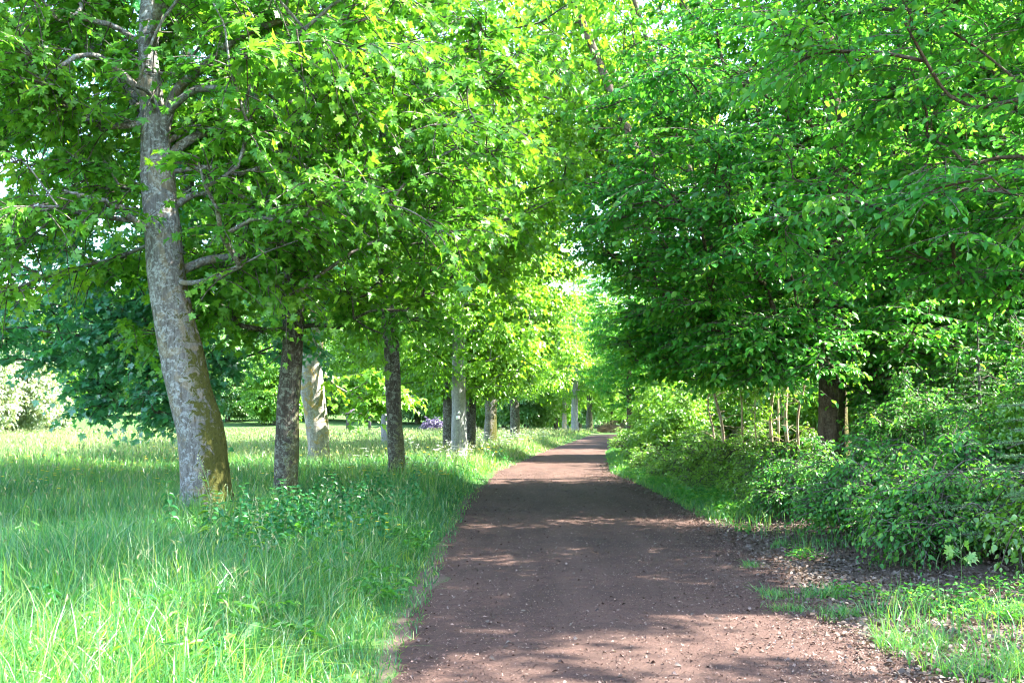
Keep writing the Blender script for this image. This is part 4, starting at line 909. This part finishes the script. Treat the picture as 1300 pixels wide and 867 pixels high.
def weed(loc, h, seed, label, name='tall_weed', nl=14, leaf=.16, flower=True, leafm=M_shrub_light):
    rg = R(seed); root = thing(name, label, 'weed', loc); g = Geo(); P = [smooth_poly([(0, 0, -.02), (.03, 0, h * .5), (rg.normal(0, .06), 0, h)], 8)]
    for i in range(5 if flower else 0): b = P[0][3 + i % 4]; a = rg.uniform(0, 6.28); P.append(resample([b, b + np.array([math.cos(a) * .1, math.sin(a) * .1, h * .28])], 8))
    tubes(g, np.array(P), np.linspace(.006, .002, 8)[None] * np.ones((len(P), 1)), 5); g.build('stem', M_stem, root)
    f = rg.uniform(.1, .95, nl); b = np.stack([np.interp(f, np.linspace(0, 1, 8), P[0][:, j]) for j in range(3)], 1); a = rg.uniform(0, 6.28, nl)
    lg = Geo(); place_leaves(lg, LANCE, b, np.stack([np.cos(a), np.sin(a), np.full(nl, .35)], -1), np.array([0, 0, 1.]) + rg.normal(0, .2, (nl, 3)), leaf * (1.1 - .6 * f), rg.normal(.6, .15, nl)); lg.build('leaves', leafm, root)
    if flower:
        fl = Geo(); e = np.concatenate([p[4:] for p in P]); e = np.repeat(e, 4, 0) + rg.normal(0, .012, (len(e) * 4, 3)); n = len(e)
        place_leaves(fl, DIAMOND, e, rg.normal(0, 1, (n, 3)), rg.normal(0, 1, (n, 3)), rg.uniform(.014, .026, n), rg.uniform(.3, 1, n)); fl.build('blossom', M_seed_sunlit, root)
weed(gp(268, 9.6), 1.02, 121, 'tall yellow green flowering weed in front of the leaning maple')
weed(gp(335, 8.7), .72, 122, 'shorter flowering weed beside the nettle patch')
weed(gp(70, 6.3), .55, 123, 'dark weed with long narrow leaves in the lower left corner', nl=16, leaf=.2, flower=False, leafm=M_nettle)
weed(gp(190, 6.4), .45, 124, 'bluish narrow leaved weed in the sunlit grass', nl=10, leaf=.18, flower=False, leafm=M_nettle)
weed(gp(305, 14.2), .62, 125, 'yellow green weed at the right foot of the leaning maple', nl=12, flower=False)

# broad dock leaves
rg = R(8)
root = thing('dock_plant', 'broad upright dock leaf in the sunlit grass at the bottom edge', 'plant', gp(322, 6.1)); g = Geo()
for i, (a, e, s) in enumerate([(1.5, 1.35, .27), (2.9, .5, .26), (.2, .45, .28), (4.3, .6, .24)]):
    D = np.array([[math.cos(a) * math.cos(e), math.sin(a) * math.cos(e), math.sin(e)]]); Nn = np.array([[-math.cos(a) * math.sin(e), -math.sin(a) * math.sin(e) - (1.0 if i == 0 else 0), math.cos(e)]])
    lg = Geo(); place_leaves(lg, DOCK, np.array([[0, 0, .06]]), D, Nn, np.array([s]), np.array([.5])); lg.build('leaf', M_shrub, root, smooth=True)

# maple seedling in the brambles
root = thing('maple_seedling', 'yellow green maple seedling with large lobed leaves in front of the brambles', 'seedling', gp(1212, 9.0)); g = Geo(); N_ = 9
a = rg.uniform(0, 6.28, N_); pos = np.stack([np.cos(a) * .09, np.sin(a) * .09, rg.uniform(.35, .72, N_)], -1)
place_leaves(g, MAPLE, pos, np.stack([np.cos(a), np.sin(a) - .4, np.full(N_, -.5)], -1), np.stack([np.zeros(N_), np.full(N_, -.6), np.full(N_, .8)], -1) + rg.normal(0, .2, (N_, 3)), rg.uniform(.11, .17, N_), np.full(N_, .45)); g.build('leaves', M_shrub_light, root)
g = Geo(); tubes(g, np.array([resample([(0, 0, 0), (.01, 0, .72)], 5)] + [resample([(.01, 0, q[2] - .06), q], 5) for q in pos]), np.full((N_ + 1, 5), .004), 5); g.build('stem', M_stem, root); root.scale = (.72, .72, .72)

# ------------------------------------------------------------------ marker plates on the pale trunk
def plain(name, col, rough=.5):
    m, t = new_mat(name); p = node(t, 'ShaderNodeBsdfPrincipled'); p.inputs['Roughness'].default_value = rough
    ob = node(t, 'ShaderNodeTexCoord').outputs['Object']; n_ = noise(t, ob, 7, 4); t.links.new(mixc(t, n_, tuple(c * .8 for c in col), tuple(min(1, c * 1.15) for c in col)), p.inputs['Base Color'])
    o = node(t, 'ShaderNodeOutputMaterial'); t.links.new(p.outputs[0], o.inputs[0]); return m
M_plate = plain('white_painted_metal', (.75, .75, .74)); M_roof = plain('brown_roof_tiles', (.055, .038, .04), .9); M_post = plain('weathered_post', (.06, .05, .05), .9)
def box(g, c, s, rot=0.0, mat=0):
    x, y, z = [v / 2 for v in s]; V = np.array([(-x, -y, -z), (x, -y, -z), (x, y, -z), (-x, y, -z), (-x, -y, z), (x, -y, z), (x, y, z), (-x, y, z)])
    ca, sa = math.cos(rot), math.sin(rot); V = np.stack([V[:, 0] * ca - V[:, 2] * sa, V[:, 1], V[:, 0] * sa + V[:, 2] * ca], 1)
    g.add(V + np.asarray(c), f4=[(0, 3, 2, 1), (4, 5, 6, 7), (0, 1, 5, 4), (1, 2, 6, 5), (2, 3, 7, 6), (3, 0, 4, 7)], mat=mat)
for px, py, s, rot, lb in [(581, 530, .12, 0, 'white square marker plate on the pale grey trunk'), (583, 524, .085, .785, 'small white diamond marker plate above the square one')]:
    c = at(px, py, 34.68); g = Geo(); box(g, (0, 0, 0), (s, .012, s), rot); box(g, (0, -.008, s * .3), (.012, .008, .012), mat=0)
    o = g.build('marker_plate', M_plate); o.location = c; tag(o, lb, 'sign')

# ------------------------------------------------------------------ pavilion at the far side of the meadow
Yp = 150; base = gp(456, Yp); root = thing('pavilion', 'open brown roofed pavilion on posts at the far side of the meadow', 'pavilion', base, .15)
W_, Dp, H_ = 3.9, 3.6, 2.7
for sx in (-1, 1):
    for sy in (-1, 1):
        g = Geo(); box(g, (sx * W_ * .42, sy * Dp * .42, H_ / 2), (.4, .4, H_)); box(g, (sx * W_ * .42, sy * Dp * .42, H_ - .2), (.5, .36, .14)); g.build('post', M_post, root)
g = Geo(); e = .5; V = [(-W_ / 2 - e, -Dp / 2 - e, H_), (W_ / 2 + e, -Dp / 2 - e, H_), (W_ / 2 + e, Dp / 2 + e, H_), (-W_ / 2 - e, Dp / 2 + e, H_), (-W_ * .2, 0, H_ + .62), (W_ * .2, 0, H_ + .62)]
V2 = [(x, y, z - .14) for x, y, z in V[:4]]
g.add(V + V2, f3=[(3, 0, 4), (1, 2, 5)], f4=[(0, 1, 5, 4), (2, 3, 4, 5), (0, 6, 7, 1), (1, 7, 8, 2), (2, 8, 9, 3), (3, 9, 6, 0), (9, 8, 7, 6)]); g.build('roof', M_roof, root)
g = Geo(); box(g, (-W_ * .15, Dp * .3, .45), (W_ * .5, .4, .08)); box(g, (-W_ * .3, Dp * .3, .2), (.12, .36, .42)); box(g, (0, Dp * .3, .2), (.12, .36, .42)); g.build('bench', M_post, root)
# gravel road beyond the meadow
g = Geo(); x = np.linspace(-120, 30, 60); yc = 172 + x * .02
g.add(np.concatenate([np.stack([x, yc, gz(x, yc) + .12], -1), np.stack([x, yc + 7, gz(x, yc + 7) + .12], -1)]), f4=[(i, i + 1, 61 + i, 60 + i) for i in range(59)])
tag(g.build('road', plain('pale_gravel', (.42, .40, .38), .9)), 'pale gravel road beyond the meadow', kind='structure')

# purple rhododendron, brush heap
rho = shrub(131, 'rhododendron_bush', 2.2, 2.2, 120, M_purple, dict(SHL, size=.3, L=.8, T=DIAMOND, twig=False)); put(rho, 553, 135, .75, 0, 'purple flowering bush at the far edge of the meadow')
M_brush = leaf_mat('sunlit_brush', (.14, .10, .06), (.24, .18, .12), (.34, .28, .2), trans_gain=(1, 1, .8), trans=.3, gloss=0)
heap = shrub(132, 'brush_pile', 2.6, 1.8, 120, M_brush, dict(SHL, size=.3, L=.8, T=LANCE, twig=False), cat='brush pile'); put(heap, 775, 118, .55, 0, 'tan brown heap of brush in the sun beyond the path bend')
